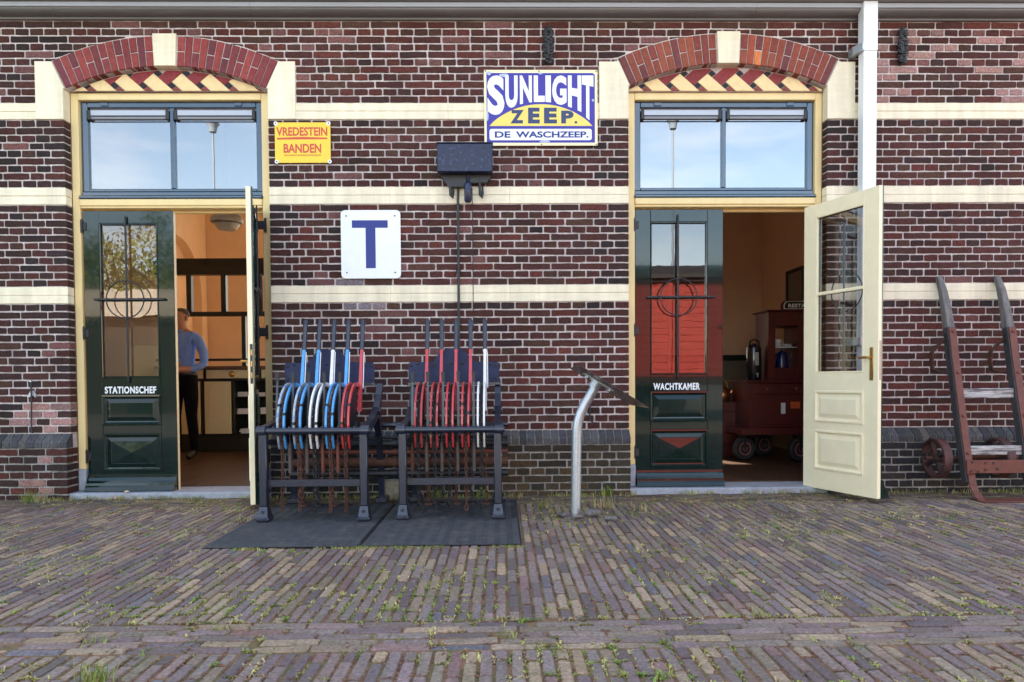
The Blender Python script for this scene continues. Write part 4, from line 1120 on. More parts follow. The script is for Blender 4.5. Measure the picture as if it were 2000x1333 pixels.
# ------------------------------------------------------------------ information board on bent pipe
acry, tt, out = newmat('smoked_acrylic')
mx = tt.nodes.new('ShaderNodeMixShader'); tr = tt.nodes.new('ShaderNodeBsdfTransparent'); pr = tt.nodes.new('ShaderNodeBsdfPrincipled')
tr.inputs[0].default_value = (.55, .45, .42, 1); pr.inputs['Base Color'].default_value = (.055, .042, .040, 1); pr.inputs['Roughness'].default_value = .3; mx.inputs[0].default_value = .62
inp(pr, ['Coat Weight'], .15)
tt.links.new(tr.outputs[0], mx.inputs[1]); tt.links.new(pr.outputs[0], mx.inputs[2]); tt.links.new(mx.outputs[0], out.inputs[0])
ib = thing('information_board', 'slanted smoked panel on a bent galvanised pipe post', 'information board', (.493, -.95, 0))
mb = MB(); mb.tube([(0, 0, -.02), (.005, 0, .3), (.009, 0, .54), (.012, 0, .59), (.020, 0, .64), (.036, 0, .69), (.060, 0, .738), (.105, 0, .815), (.150, 0, .893)], .0325, 18); build('post', mb, galvM, ib)
mb = MB(); sl = atan2(.732 - .995, .919 - .494)
def on(u, v, w): return (.001 + u * cos(sl) - w * sin(sl) * -1 * -1, v, .045 + .9 + u * sin(sl) + w * cos(sl))
L_ = .50
vs = [(u * cos(sl) + w * -sin(sl), v, .995 + u * sin(sl) + w * cos(sl)) for u in (0, L_) for v in (-.32, .37) for w in (0, .006)]
mb.convex(vs, [(0, 1, 3, 2), (4, 5, 7, 6), (0, 1, 5, 4), (2, 3, 7, 6), (0, 2, 6, 4), (1, 3, 7, 5)]); build('panel', mb, acry, ib)
mb = MB()
for v in (-.05, .05):
    for u in (.10, .27): 
        c = Vector((u * cos(sl), v, .995 + u * sin(sl))); nrm = Vector((-sin(sl), 0, cos(sl))); mb.cyl(c - nrm * .001, c - nrm * .022, .008, 8)
c = Vector((.175 * cos(sl), 0, .995 + .175 * sin(sl))); mb.cyl(c - nrm * .002, c - nrm * .016, .052, 18); mb.cyl(c - nrm * .016, c - nrm * .055, .038, 16)
st = len(mb.v); mb.box(.07, .29, -.07, .07, -.008, -.002); mb.xf(st, Matrix.Translation((0, 0, .995)) @ Matrix.Rotation(-sl, 4, 'Y'))
build('bracket', mb, galvM, ib)
def stone(x, y, z, s, rz, c, label, rx=0):
    mb = MB(); mb.box(-.10 * s, .10 * s, -.035 * s, .035 * s, -.03 * s, .03 * s, b=.012, col=c); o = build('loose_brick', mb, paverM, loc=(x, y, z)); o.rotation_euler = (rx, .12, rz); tag(o, label, 'brick', 'loose bricks around the board post'); return o
stone(.60, -1.00, .036, .7, .9, (.20, .18, .18), 'loose grey brick tilted just right of the board post', .3)
stone(.70, -1.13, .020, .5, 2.3, (.22, .19, .19), 'loose grey brick lying farthest right of the board post')
stone(.40, -.98, .018, .5, 1.9, (.17, .15, .16), 'loose grey brick left of the board post')
stone(.505, -1.035, .016, .40, .5, (.24, .20, .19), 'small loose brick piece at the foot of the board post')

# ------------------------------------------------------------------ sack truck leaning on the wall
tk = thing('sack_truck', 'old wooden sack truck with rusty iron straps leaning on the wall', 'hand truck', (3.74, -.3, 0))
def TB(name, mb, m, parent=tk): mb.xf(0, Matrix.Translation((-3.74, .3, 0))); return build(name, mb, m, parent)
PR = [(-.385, .12), (-.330, .35), (-.245, .75), (-.175, 1.08), (-.135, 1.30), (-.105, 1.46), (-.072, 1.60), (-.030, 1.705)]
WID = [.034, .036, .037, .037, .035, .031, .026, .019]
def rail(xc, hw):
    mb = MB(); vs = []; fs = []
    for i, ((y, z), w) in enumerate(zip(PR, WID)):
        a = PR[max(i - 1, 0)]; b = PR[min(i + 1, len(PR) - 1)]; l = hypot(b[0] - a[0], b[1] - a[1]); ny, nz = -(b[1] - a[1]) / l, (b[0] - a[0]) / l
        h = hw if i < 5 else hw * (1 - .1 * (i - 4)); c = .006
        for (xx, k) in ((-h, -w + c), (-h + c, -w), (h - c, -w), (h, -w + c), (h, w - c), (h - c, w), (-h + c, w), (-h, w - c)):
            vs.append((xc + xx - .018 * max(0, i - 4) / 3, y - ny * k, z - nz * k))
    n = len(PR)
    for i in range(n - 1):
        for q in range(8): fs.append((i * 8 + q, i * 8 + (q + 1) % 8, (i + 1) * 8 + (q + 1) % 8, (i + 1) * 8 + q))
    fs += [tuple(range(8))[::-1], tuple((n - 1) * 8 + q for q in range(8))]
    mb.add(vs, [f[::-1] for f in fs]); return mb
def yat(z):
    for i in range(len(PR) - 1):
        if PR[i][1] <= z <= PR[i + 1][1]: return PR[i][0] + (PR[i + 1][0] - PR[i][0]) * (z - PR[i][1]) / (PR[i + 1][1] - PR[i][1])
    return PR[0][0]
for xc in (3.515, 3.985):
    rl = rail(xc, .031)
    # lower grey-blue painted part and bare weathered handle share one timber
    me_m = []
    for f in rl.f: me_m.append(0 if max(rl.v[i][2] for i in f) <= 1.32 else 1)
    rl.m = me_m; ro = TB('rail', rl, [railwoodM, woodM])
    mb = MB()
    for z in (1.20, 1.24, .83): mb.box(xc - .033, xc - .0305, yat(z) - .010, yat(z) + .012, z - .018, z + .018, b=.001)
    mb.xf(0, Matrix.Translation((-3.74, .3, 0))); build('mortise', mb, darkironM, ro)
    mb = MB(); f_ = .043
    zs_ = [1.30, 1.08, .75, .35, .21]
    for i in range(len(zs_) - 1):
        za, zb_ = zs_[i], zs_[i + 1]; ya, yb = yat(za) - f_, yat(zb_) - f_
        mb.convex([(xc + s_ * .027, y + d_, z) for (y, z) in ((ya, za), (yb, zb_)) for s_ in (-1, 1) for d_ in (-.005, .005)], [(0, 1, 3, 2), (4, 5, 7, 6), (0, 1, 5, 4), (2, 3, 7, 6), (0, 2, 6, 4), (1, 3, 7, 5)])
    # foot curling forward to the ground
    ft = [(-.40, .21), (-.425, .12), (-.45, .075), (-.50, .03), (-.53, .012)]
    for i in range(len(ft) - 1):
        mb.convex([(xc + s_ * .027, y - .012 + d_, z + d_ * .4) for (y, z) in (ft[i], ft[i + 1]) for s_ in (-1, 1) for d_ in (-.006, .006)], [(0, 1, 3, 2), (4, 5, 7, 6), (0, 1, 5, 4), (2, 3, 7, 6), (0, 2, 6, 4), (1, 3, 7, 5)])
    for z in (1.27, .95, .62, .34): mb.lathe([(.014, 0), (.012, .006), (.006, .010)], (xc, yat(z) - f_ - .0045, z), axis='y', n=8)
    TB('iron_strap', mb, rustredM)
    mb = MB()
    pth = [(xc - .01, -.13, 1.235), (xc - .055, -.10, 1.175), (xc - .095, -.075, 1.115), (xc - .095, -.07, 1.05), (xc - .085, -.07, .975), (xc - .04, -.11, .955), (xc, -.18, .935)]
    for i in range(len(pth) - 1):
        p, q = pth[i], pth[i + 1]; dz = .0
        mb.convex([(a[0], a[1] + d_, a[2] + e_) for a in (p, q) for d_ in (-.022, .022) for e_ in (-.005, .005)] if abs(p[2] - q[2]) < abs(p[0] - q[0]) * 1.2 else [(a[0] + e_, a[1] + d_, a[2]) for a in (p, q) for d_ in (-.022, .022) for e_ in (-.005, .005)], [(0, 1, 3, 2), (4, 5, 7, 6), (0, 1, 5, 4), (2, 3, 7, 6), (0, 2, 6, 4), (1, 3, 7, 5)])
    TB('bracket', mb, rustM)
for (za, zb_) in ((.752, .828), (.322, .392)):
    mb = MB(); y = yat((za + zb_) / 2); mb.box(3.547, 3.953, y - .018, y + .016, za, zb_, b=.005); TB('slat', mb, slatM)
mb = MB(); mb.box(3.462, 4.13, -.452, -.436, .198, .296, b=.002)
for (x, z) in ((3.50, .28), (3.545, .21), (3.60, .225), (3.60, .275), (3.66, .275), (3.69, .228), (3.49, .215)): mb.cyl((x, -.4525, z), (x, -.456, z), .009, 8, 1)
TB('toe_bar', mb, [rustredM, darkironM])
mb = MB(); mb.box(3.49, 4.11, -.60, -.435, .004, .011, b=.002); TB('nose_plate', mb, rustredM)
mb = MB(); mb.cyl((3.30, -.205, .287), (4.02, -.205, .287), .016, 10); mb.box(3.55, 3.95, -.30, -.27, .30, .318, b=.003); TB('axle', mb, rustM)
for xc in (3.385, 3.87):
    mb = MB(); n = 28
    mb.lathe([(.150, -.032), (.155, -.03), (.156, .03), (.150, .032), (.138, .032), (.136, -.032), (.150, -.032)], (xc, -.205, .287), axis='x', n=n, caps=False)
    mb.lathe([(.04, -.035), (.042, .035)], (xc, -.205, .287), axis='x', n=12)
    for k in range(4):
        a = k * pi / 2 + .5; st = len(mb.v); mb.box(.03, .14, -.012, .012, -.016, .016); mb.xf(st, Matrix.Translation((xc, -.205, .287)) @ Matrix.Rotation(-a, 4, 'X') @ Matrix.Rotation(-pi / 2, 4, 'Y'))
    TB('wheel', mb, mk('rust_red_wheel', (.12, .04, .035), .7, var=.4, bump=.3, stain=(.04, .03, .03), sscale=10, sp=(.45, .6)))

# ------------------------------------------------------------------ office furniture
ct = thing('ticket_counter', 'cream and dark counter with glazed partition frame inside the office', 'counter', (-2.8, 3.2, .053))
def CB(name, m, boxes, b=.004):
    mb = MB()
    for q in boxes: mb.box(*q, b=b)
    mb.xf(0, Matrix.Translation((2.8, -3.2, -.053))); return build(name, mb, m, ct)
CB('counter_top', counterM, [(-4.28, -1.2, 3.16, 3.75, 1.075, 1.115)])
CB('plinth', cabgreenM, [(-4.28, -1.2, 3.23, 3.7, .054, .258)])
CB('carcass', cabgreenM, [(-4.28, -1.2, 3.215, 3.7, .2585, .272), (-4.28, -1.2, 3.215, 3.7, .931, .955), (-4.28, -1.2, 3.69, 3.7, .273, 1.0745)] + [(x, x + .035, 3.205, 3.688, .273, .93) for x in (-4.2, -3.72, -3.345, -2.72, -2.1, -1.24)] + [(x, x + .02, 3.205, 3.688, .956, 1.0745) for x in (-4.15, -3.68, -3.0, -2.3)])
for x0, x1 in ((-4.155, -3.73), (-3.675, -3.352)):
    dr = CB('cabinet_door', cabcreamM, [(x0, x1, 3.19, 3.214, .275, .925), (x0 + .05, x1 - .05, 3.184, 3.1895, .33, .87)])
for x0, x1 in ((-4.12, -3.69), (-3.65, -3.01), (-2.97, -2.31)):
    dr = CB('drawer', cabcreamM, [(x0, x1, 3.19, 3.214, .962, 1.070)])
    mb = MB(); xm = (x0 + x1) / 2; mb.lathe([(.038, 0), (.036, .014), (.024, .026), (.006, .030)], (xm + 2.8, 3.1895 - 3.2, 1.015 - .053), axis='y', n=12); build('handle', mb, brassM, dr)
CB('shelf', cabgreenM, [(-3.305, -2.725, 3.24, 3.68, z, z + .015) for z in (.50, .72)])
pf = CB('partition_frame', cabgreenM, [(-4.28, -1.2, 3.19, 3.30, 2.245, 2.445), (-4.28, -1.2, 3.21, 3.28, 1.735, 1.79), (-4.28, -1.2, 3.22, 3.27, 1.18, 1.21)] + [(x, x + .062, 3.21, 3.28, 1.7905, 2.2445) for x in (-3.885, -3.46, -3.03, -2.6, -2.17)] + [(x, x + .05, 3.215, 3.275, 1.1155, 1.7345) for x in (-4.1, -3.215, -2.4, -1.6)])
sh_ = CB('wall_shelf', cabgreenM, [(-3.42, -2.3, 4.55, 4.84, 1.86, 1.90)])
for i, (x, z, w, h_) in enumerate(((-3.24, .735, .13, .06), (-3.02, .735, .12, .05), (-2.88, .735, .10, .09), (-3.22, .515, .17, .07), (-2.95, .515, .14, .08), (-3.2, .273, .16, .06))):
    mb = MB()
    for k in range(3): mb.box(-w / 2 + R.uniform(-.01, .01), w / 2 + R.uniform(-.01, .01), -.09, .09, k * h_ / 3, (k + 1) * h_ / 3 - .002)
    o = build('paper_pile', mb, paperM, loc=(x, 3.38, z)); tag(o, ['pile of papers at the cabinet door end of the upper counter shelf', 'low pile of papers midway along the upper counter shelf', 'tall pile of papers at the far end of the upper counter shelf', 'wide pile of papers at the cabinet door end of the middle shelf', 'pile of papers beside another on the middle counter shelf', 'pile of papers on the bottom of the open counter bay'][i], 'papers', 'piles of paper in the counter')
la = thing('pendant_lamp', 'grey enamel pendant lamp hanging inside the office doorway', 'lamp', (-2.757, 1.6, 2.455))
mb = MB(); mb.lathe([(.001, .0), (.085, .0), (.10, .02), (.122, .055), (.10, .06)], n=28); build('lower_shade', mb, lampM, la)
mb = MB(); mb.lathe([(.125, .066), (.152, .070), (.157, .082), (.150, .115), (.125, .150), (.085, .178), (.04, .190), (.02, .198), (.012, .215)], n=28); build('upper_shade', mb, lampM, la)
mb = MB(); mb.cyl((0, 0, .21), (0, 0, 1.345), .005, 6); build('cord', mb, darkironM, la)

# ------------------------------------------------------------------ the man inside the office
pe = thing('person', 'man in a light blue shirt and dark trousers standing inside the office', 'person', (-3.60, 2.45, .053), rotz=radians(-14))
def skin_mesh(chains, root):
    vs = []; es = []; rs = []
    for ch in chains:
        prev = None
        for it in ch:
            if isinstance(it, int): prev = it; continue
            p, r = it; vs.append(p); rs.append(r if isinstance(r, tuple) else (r, r))
            if prev is not None: es.append((prev, len(vs) - 1))
            prev = len(vs) - 1
    me = bpy.data.meshes.new('sk'); me.from_pydata(vs, es, []); o = bpy.data.objects.new('sk', me); COL.objects.link(o)
    o.modifiers.new('s', 'SKIN'); sb = o.modifiers.new('u', 'SUBSURF'); sb.levels = 2; sb.render_levels = 2
    for i, v in enumerate(me.skin_vertices[0].data): v.radius = rs[i]; v.use_root = (i == root)
    bpy.context.view_layer.update(); dg = bpy.context.evaluated_depsgraph_get()
    m2 = bpy.data.meshes.new_from_object(o.evaluated_get(dg)); bpy.data.objects.remove(o)
    for p in m2.polygons: p.use_smooth = True
    return m2
H_ = 1.70
body = [
    [((0, 0, .90), (.150, .105)), ((0, .005, 1.02), (.140, .105)), ((0, .0, 1.15), (.150, .110)), ((0, -.005, 1.28), (.165, .110)), ((0, .005, 1.38), (.12, .085)), ((0, -.005, 1.455), (.058, .058)), ((0, -.02, 1.505), (.060, .062)), ((0, -.03, 1.56), (.072, .085)), ((0, -.025, 1.62), (.074, .090)), ((0, -.015, 1.675), (.058, .070))],
    [4, ((-.15, .005, 1.375), .062), ((-.205, .01, 1.32), .060), ((-.235, .03, 1.18), .048), ((-.245, .03, 1.06), .043), ((-.20, -.10, 1.00), .038), ((-.09, -.22, .985), .030), ((-.05, -.25, .98), (.030, .022)), ((-.02, -.275, .975), (.032, .016))],
    [4, ((.15, .005, 1.375), .062), ((.205, .01, 1.32), .060), ((.250, .03, 1.18), .052), ((.262, .01, 1.06), .047), ((.19, -.11, 1.01), .038), ((.08, -.22, 1.005), .030), ((.045, -.25, 1.00), (.030, .022)), ((.015, -.275, .995), (.032, .016))],
    [0, ((-.085, 0, .84), .095), ((-.10, -.005, .70), .085), ((-.105, -.01, .48), .062), ((-.11, .01, .30), .058), ((-.115, .02, .09), .045), ((-.118, -.02, .05), (.048, .035)), ((-.125, -.13, .035), (.045, .03))],
    [0, ((.085, 0, .84), .095), ((.10, -.005, .70), .085), ((.105, -.01, .48), .062), ((.11, .01, .30), .058), ((.115, .02, .09), .045), ((.118, -.02, .05), (.048, .035)), ((.125, -.13, .035), (.045, .03))],
]
bm_ = skin_mesh(body, 0)
# fingers and face added to the same mesh
ex = MB()
for s_ in (-1, 1):
    for k in range(4):
        x = s_ * (.0 + .012 * 1) ; ex.tube([(s_ * .03, -.272 + .004 * k, 1.005 - k * .017 - (.02 if s_ < 0 else 0)), (s_ * .005, -.296 + .004 * k, 1.002 - k * .018 - (.02 if s_ < 0 else 0)), (-s_ * .022, -.292 + .004 * k, .998 - k * .018 - (.02 if s_ < 0 else 0)), (-s_ * .034, -.275 + .004 * k, .994 - k * .018 - (.02 if s_ < 0 else 0))], [.0095, .009, .0085, .006], 8)
    ex.tube([(s_ * .055, -.255, 1.0), (s_ * .045, -.265, 1.03), (s_ * .02, -.28, 1.038), (s_ * .005, -.287, 1.032)], [.012, .011, .0095, .007], 8)
ex.tube([(0, -.112, 1.605), (0, -.128, 1.578), (0, -.136, 1.563), (0, -.112, 1.556)], [.006, .010, .013, .008], 8)
for s_ in (-1, 1):
    ellipsoid(ex, (s_ * .077, -.02, 1.585), (.010, .020, .032), 8, 6); ellipsoid(ex, (s_ * .030, -.106, 1.598), (.014, .008, .008), 8, 6)
ellipsoid(ex, (0, -.108, 1.532), (.024, .010, .006), 8, 6)
o_ = bpy.data.objects.new('body', bm_)
vs = [tuple(v.co) for v in bm_.vertices]; fs = [tuple(p.vertices) for p in bm_.polygons]
full = MB(); full.add(vs, fs, 0, True)
for f in range(len(full.f)):
    c = Vector((0, 0, 0))
    for i in full.f[f]: c += Vector(full.v[i])
    c /= len(full.f[f]); m = 0
    if c.z < .095 and (c.y < -.02 or c.z < .03) and abs(c.x) > .05: m = 3
    elif c.z < .965 and not (c.y < -.15 and c.z > .93): m = 2
    elif c.z > 1.435 or (c.y < -.085 and .93 < c.z < 1.08 and abs(c.x) < .20) : m = 0
    else: m = 1
    full.m[f] = m
oo = full.add(ex.v, ex.f, 0, True)
bpy.data.objects.remove(o_)
build('body', full, [skinM, shirtM, trouserM, shoeM], pe, sharp=70)
hm = MB(); st = 0
ellipsoid(hm, (0, -.008, 1.632), (.082, .092, .072), 14, 8)
hm2 = MB(); keepf = [f for f in hm.f if sum(hm.v[i][1] for i in f) / len(f) > -.075 + max(0, (1.66 - sum(hm.v[i][2] for i in f) / len(f))) * 1.3]
hm2.add(hm.v, keepf, 0, True); build('hair', hm2, hairM, pe)
mb = MB(); mb.tube([(.06 * cos(a), -.005 + .062 * sin(a), 1.448 + .008 * sin(a * 1)) for a in [2 * pi * i / 16 for i in range(16)]], .013, 8, closed=True); mb.box(-.085, -.02, -.121, -.108, 1.16, 1.25, b=.004); mb.box(.02, .085, -.121, -.108, 1.16, 1.25, b=.004); build('collar', mb, shirtM, pe)
mb = MB(); mb.tube([(.145 * cos(a), .108 * sin(a), .955) for a in [2 * pi * i / 24 for i in range(24)]], .016, 8, closed=True); build('belt', mb, shoeM, pe)

# ------------------------------------------------------------------ waiting room furniture
cu = thing('buffet_cart', 'dark red buffet cupboard on a cart with rubber wheels in the waiting room', 'cart', (2.95, 1.95, .053))
def KB(name, m, boxes, b=.004, parent=cu):
    mb = MB()
    for q in boxes: mb.box(*q, b=b)
    mb.xf(0, Matrix.Translation((-2.95, -1.95, -.053))); return build(name, mb, m, parent)
KB('chest', cupM, [(2.61, 3.40, 1.78, 2.30, .40, .875), (2.58, 3.43, 1.74, 2.34, .8755, .898)])
KB('deck', cupM, [(2.50, 3.42, 1.66, 2.36, .33, .399)])
for x0 in (2.66, 2.97):
    d_ = KB('drawer', cupM, [(x0, x0 + .27, 1.764, 1.7795, .755, .86)])
    mb = MB(); mb.lathe([(.007, 0), (.013, .012), (.009, .02)], (x0 + .135 - 2.95, 1.7635 - 1.95, .81 - .053), axis='y', n=10); build('knob', mb, brassM, d_)
KB('chest_door', cupM, [(2.65, 3.34, 1.768, 1.7795, .43, .735)])
KB('white_label', paperM, [(2.95, 2.995, 1.762, 1.7675, .545, .66)], 0); KB('orange_label', orangeM, [(3.05, 3.15, 1.762, 1.7675, .60, .67)], 0)
KB('display_case', cupM, [(2.85, 2.925, 1.86, 2.24, .8985, 1.63), (3.165, 3.40, 1.86, 2.24, .8985, 1.63), (2.926, 3.164, 1.86, 2.24, .8985, 1.03), (2.926, 3.164, 1.86, 2.24, 1.475, 1.63), (2.82, 3.43, 1.83, 2.27, 1.6305, 1.645)])
KB('shelf', paperM, [(2.9265, 3.1635, 1.87, 2.23, 1.243, 1.253)], .001)
for i, (x, y) in enumerate(((2.56, 1.78), (2.92, 2.2), (3.08, 1.62), (3.36, 2.2))):
    mb = MB(); r_ = .125
    mb.lathe([(.070, -.028), (.105, -.036), (.122, -.022), (.126, 0), (.122, .022), (.105, .036), (.070, .028)], (0, 0, 0), axis='y', n=24)
    w_ = build('wheel', mb, tyreM, cu, loc=(x - 2.95, y - 1.95, .127)); w_.rotation_euler = (0, 0, .25)
    mb = MB(); mb.lathe([(.001, .008), (.02, .036), (.026, .020), (.056, .014), (.060, .034), (.069, .034), (.069, -.034), (.03, -.034)], axis='y', n=24); build('rim', mb, mk('pink_red_rim', (.45, .12, .14), .45, bump=.05), w_)
    KB('wheel_fork', cabgreenM, [(x - .05, x + .05, y - .05, y + .05, .31, .3295), (x - .012, x + .012, y + .04, y + .052, .17, .31), (x - .012, x + .012, y - .052, y - .04, .17, .31)], .002)
u_ = thing('coffee_urn', 'black coffee urn standing on the chest left of the display case', 'urn', (2.735, 1.98, .8985))
mb = MB(); mb.lathe([(.075, 0), (.082, .01), (.080, .34), (.074, .36), (.03, .385), (.012, .40)], n=24); build('body', mb, steelM, u_)
mb = MB(); mb.tube([(-.05, -.02, .37), (-.045, -.02, .42), (.0, -.02, .44), (.045, -.02, .42), (.05, -.02, .37)], .010, 8); build('handle', mb, steelM, u_)
mb = MB(); mb.cyl((0, -.08, .07), (0, -.13, .07), .010, 8); mb.cyl((0, -.12, .07), (0, -.12, .035), .008, 8); mb.box(-.02, .02, -.105, -.09, .16, .30, b=.004); build('tap', mb, galvM, u_)
c_ = thing('coffee_cup', 'white cup standing on the shelf of the display case', 'cup', (3.0, 2.0, 1.2532))
mb = MB(); mb.lathe([(.03, 0), (.034, .005), (.043, .085), (.039, .083), (.030, .01)], n=20); build('body', mb, whiteM, c_)
mb = MB(); mb.tube([(.038, 0, .07), (.062, 0, .065), (.066, 0, .04), (.036, 0, .022)], .006, 8); build('handle', mb, whiteM, c_)
s_ = thing('saucer_stack', 'stack of white saucers on the shelf beside the cup', 'saucers', (3.105, 2.0, 1.2532))
for k in range(4):
    mb = MB(); mb.lathe([(.025, .0), (.05, .008), (.052, .011), (.024, .004)], (0, 0, k * .008), n=20); build('saucer', mb, whiteM, s_)
p_ = thing('coffee_pot', 'dark blue enamel coffee pot inside the lower display case', 'coffee pot', (3.05, 2.0, 1.0302))
mb = MB(); mb.lathe([(.068, 0), (.070, .01), (.055, .14), (.048, .155), (.042, .175), (.012, .19), (.012, .20)], n=22); build('body', mb, bluepotM, p_)
mb = MB(); mb.tube([(-.05, 0, .14), (-.10, 0, .15), (-.115, 0, .10), (-.075, 0, .03)], .008, 8); build('handle', mb, bluepotM, p_)
mb = MB(); mb.tube([(.06, 0, .05), (.085, 0, .09), (.10, 0, .15)], [.014, .010, .007], 8); build('spout', mb, bluepotM, p_)
rs = thing('restaurant_sign', 'dark arched sign with white rim lettered RESTAU on the cupboard', 'sign', (3.19, 1.90, 1.6455))
def archpoly(w, h, n=10): return [(-w, 0), (w, 0), (w, h * .45)] + [(w - h * .55 + h * .55 * cos(a), h * .45 + h * .55 * sin(a)) for a in [pi / 2 * i / 5 for i in range(1, 6)]] + [(-w + h * .55 + h * .55 * cos(a), h * .45 + h * .55 * sin(a)) for a in [pi / 2 + pi / 2 * i / 5 for i in range(0, 6)]]
mb = MB(); mb.prism(archpoly(.19, .105), 0, .02, ch=.003); build('board', mb, cupM, rs)
mb = MB(); mb.prism([(x * .86, .012 + z * .80) for x, z in archpoly(.19, .105)], -.0015, .0005); build('white_rim', mb, en_white, rs)
mb = MB(); mb.prism([(x * .80, .017 + z * .70) for x, z in archpoly(.19, .105)], -.003, -.0005); build('face', mb, cabgreenM, rs)
mb = MB(); text_to(mb, 'RESTAU', -.115, .115, .028, .068, -.0045, offset=.03); build('lettering', mb, en_white, rs)
cr = thing('red_crate', 'dark red wooden crate beside the cart wheel in the waiting room', 'crate', (2.52, 2.35, .053))
for k in range(5): mb = MB(); mb.box(-.16, .16, -.15, -.135, .02 + k * .12, .125 + k * .12, b=.003); build('slat', mb, cupM, cr)
mb = MB(); mb.box(-.16, .16, -.134, .15, .0, .60, b=.003); build('body', mb, cupM, cr)
kt_ = thing('copper_kettle', 'copper kettle with brass tap standing on the red crate', 'kettle', (2.50, 2.33, .655))
mb = MB(); mb.lathe([(.07, 0), (.095, .03), (.10, .09), (.075, .15), (.035, .18), (.02, .20), (.012, .21)], n=22); build('body', mb, copperM, kt_)
mb = MB(); mb.tube([(.09, 0, .10), (.13, -.01, .14), (.15, -.02, .20)], [.016, .011, .008], 8); build('spout', mb, copperM, kt_)
mb = MB(); mb.tube([(-.07, 0, .15), (-.05, 0, .23), (0, 0, .26), (.05, 0, .23), (.07, 0, .15)], .007, 8); build('handle', mb, brassM, kt_)
fp = thing('framed_picture', 'dark framed picture on the waiting room wall above the cupboard', 'picture', (3.518, 2.75, 1.92))
mb = MB()
for q in ((-.03, -.001, -.25, .25, -.30, -.26), (-.03, -.001, -.25, .25, .26, .30), (-.03, -.001, -.25, -.21, -.2595, .2595), (-.03, -.001, .21, .25, -.2595, .2595)): mb.box(*q, b=.003)
build('frame', mb, cabgreenM, fp); mb = MB(); mb.box(-.012, -.002, -.2095, .2095, -.2595, .2595); build('picture_sheet', mb, dadoM, fp)
#SECTION3
# ------------------------------------------------------------------ ground, paving, weeds
mb = MB(); mb.add([(-200, -220, -.03), (200, -220, -.03), (200, 220, -.03), (-200, 220, -.03)], [(0, 1, 2, 3)])
build('ground', mb, groundM, kind='structure')
pv = bpy.data.objects.new('pavement', None); COL.objects.link(pv); pv['kind'] = 'structure'
PX0, PX1, PY1 = -5.6, 5.6, -6.2
mb = MB(); mb.add([(PX0, PY1, -.0058), (PX1, PY1, -.0058), (PX1, -.05, -.0058), (PX0, -.05, -.0058)], [(0, 1, 2, 3)]); build('joint_soil', mb, soilM, pv)
def pcol(x, y):
    w = R.random()
    c = (.205, .172, .165)
    if w < .15: c = (.235, .205, .155)
    elif w < .30: c = (.32, .265, .185)
    elif w < .50: c = (.145, .122, .125)
    elif w < .52: c = (.135, .145, .165)
    elif w < .57: c = (.215, .150, .138)
    elif w < .76: c = (.225, .195, .175)
    c = (c[0] * 1.30, c[1] * 1.13, c[2] * 1.09)
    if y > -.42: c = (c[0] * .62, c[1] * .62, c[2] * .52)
    return vary(c, .16)
PV = []; JT = []
def paver(xa, xb, ya, yb):
    j = lambda: R.uniform(-.002, .002)
    c = R.uniform(.004, .009)
    xa += j(); xb += j(); ya += j(); yb += j()
    sk = R.uniform(-.0025, .0025)
    out = [(xa + c, ya + sk), (xb - c, ya + j() + sk), (xb + j() * .5, ya + c), (xb + j() * .5 , yb - c), (xb - c, yb + j()), (xa + c, yb + j()), (xa + j() * .5, yb - c), (xa, ya + c)]
    und = .006 * mnoise.noise(Vector((xa * 1.1, ya * 1.1, 0)))
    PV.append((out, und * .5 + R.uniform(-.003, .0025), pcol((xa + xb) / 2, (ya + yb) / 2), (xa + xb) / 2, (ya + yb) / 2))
def rows_x(y0, y1, n):
    w = (y0 - y1) / n
    for r in range(n):
        x = PX0 + R.uniform(0, .2); ya = y0 - (r + 1) * w
        while x < PX1:
            L = .206 + R.uniform(-.006, .006); paver(x + .003, x + L - .004, ya + .004, ya + w - .004); JT.append((x, ya + w * R.random(), 1)); JT.append((x + L * R.random(), ya, 0)); x += L
def field(y0, y1):
    nx = int((PX1 - PX0) / .0502)
    for i in range(nx):
        x = PX0 + i * .0502; off = (i % 2) * .103 + R.uniform(-.025, .025); y = y0 + .0 ; first = True
        cur = y0
        L0 = .103 if i % 2 else .206
        while cur > y1 + .03:
            L = (L0 + R.uniform(-.02, .02)) if first else .203 + R.uniform(-.007, .007); first = False
            nb = max(cur - L, y1)
            paver(x + .0050, x + .0502 - .0050, nb + .0045, cur - .0045)
            JT.append((x + .0502 * R.random(), nb, 1)); JT.append((x, nb + L * R.random(), 0)); JT.append((x, nb + L * R.random(), 0)); cur = nb
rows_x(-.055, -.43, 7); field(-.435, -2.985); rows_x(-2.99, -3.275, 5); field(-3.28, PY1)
def inframe(x, y):
    d = y + DIST
    return d > 2.02 and abs(x + .0156 * d) < d * .735 - .03 and y > -3.6
order = sorted(range(len(PV)), key=lambda i: (not inframe(PV[i][3], PV[i][4]), (PV[i][4] + DIST) ** 2 + PV[i][3] ** 2))
single = set(order[:300]); rest = MB()
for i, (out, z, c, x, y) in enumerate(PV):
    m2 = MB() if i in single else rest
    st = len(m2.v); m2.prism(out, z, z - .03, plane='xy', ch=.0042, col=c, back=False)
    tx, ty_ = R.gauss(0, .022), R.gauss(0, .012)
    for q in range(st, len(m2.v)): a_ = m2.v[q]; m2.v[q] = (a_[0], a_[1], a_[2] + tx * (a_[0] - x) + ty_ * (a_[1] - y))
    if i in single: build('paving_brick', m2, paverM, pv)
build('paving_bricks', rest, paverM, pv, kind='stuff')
GREENS = [(.30, .33, .07), (.16, .25, .04), (.50, .46, .17), (.40, .39, .10), (.24, .30, .06)]
STRAW = [(.46, .38, .20), (.36, .25, .12), (.40, .30, .16)]
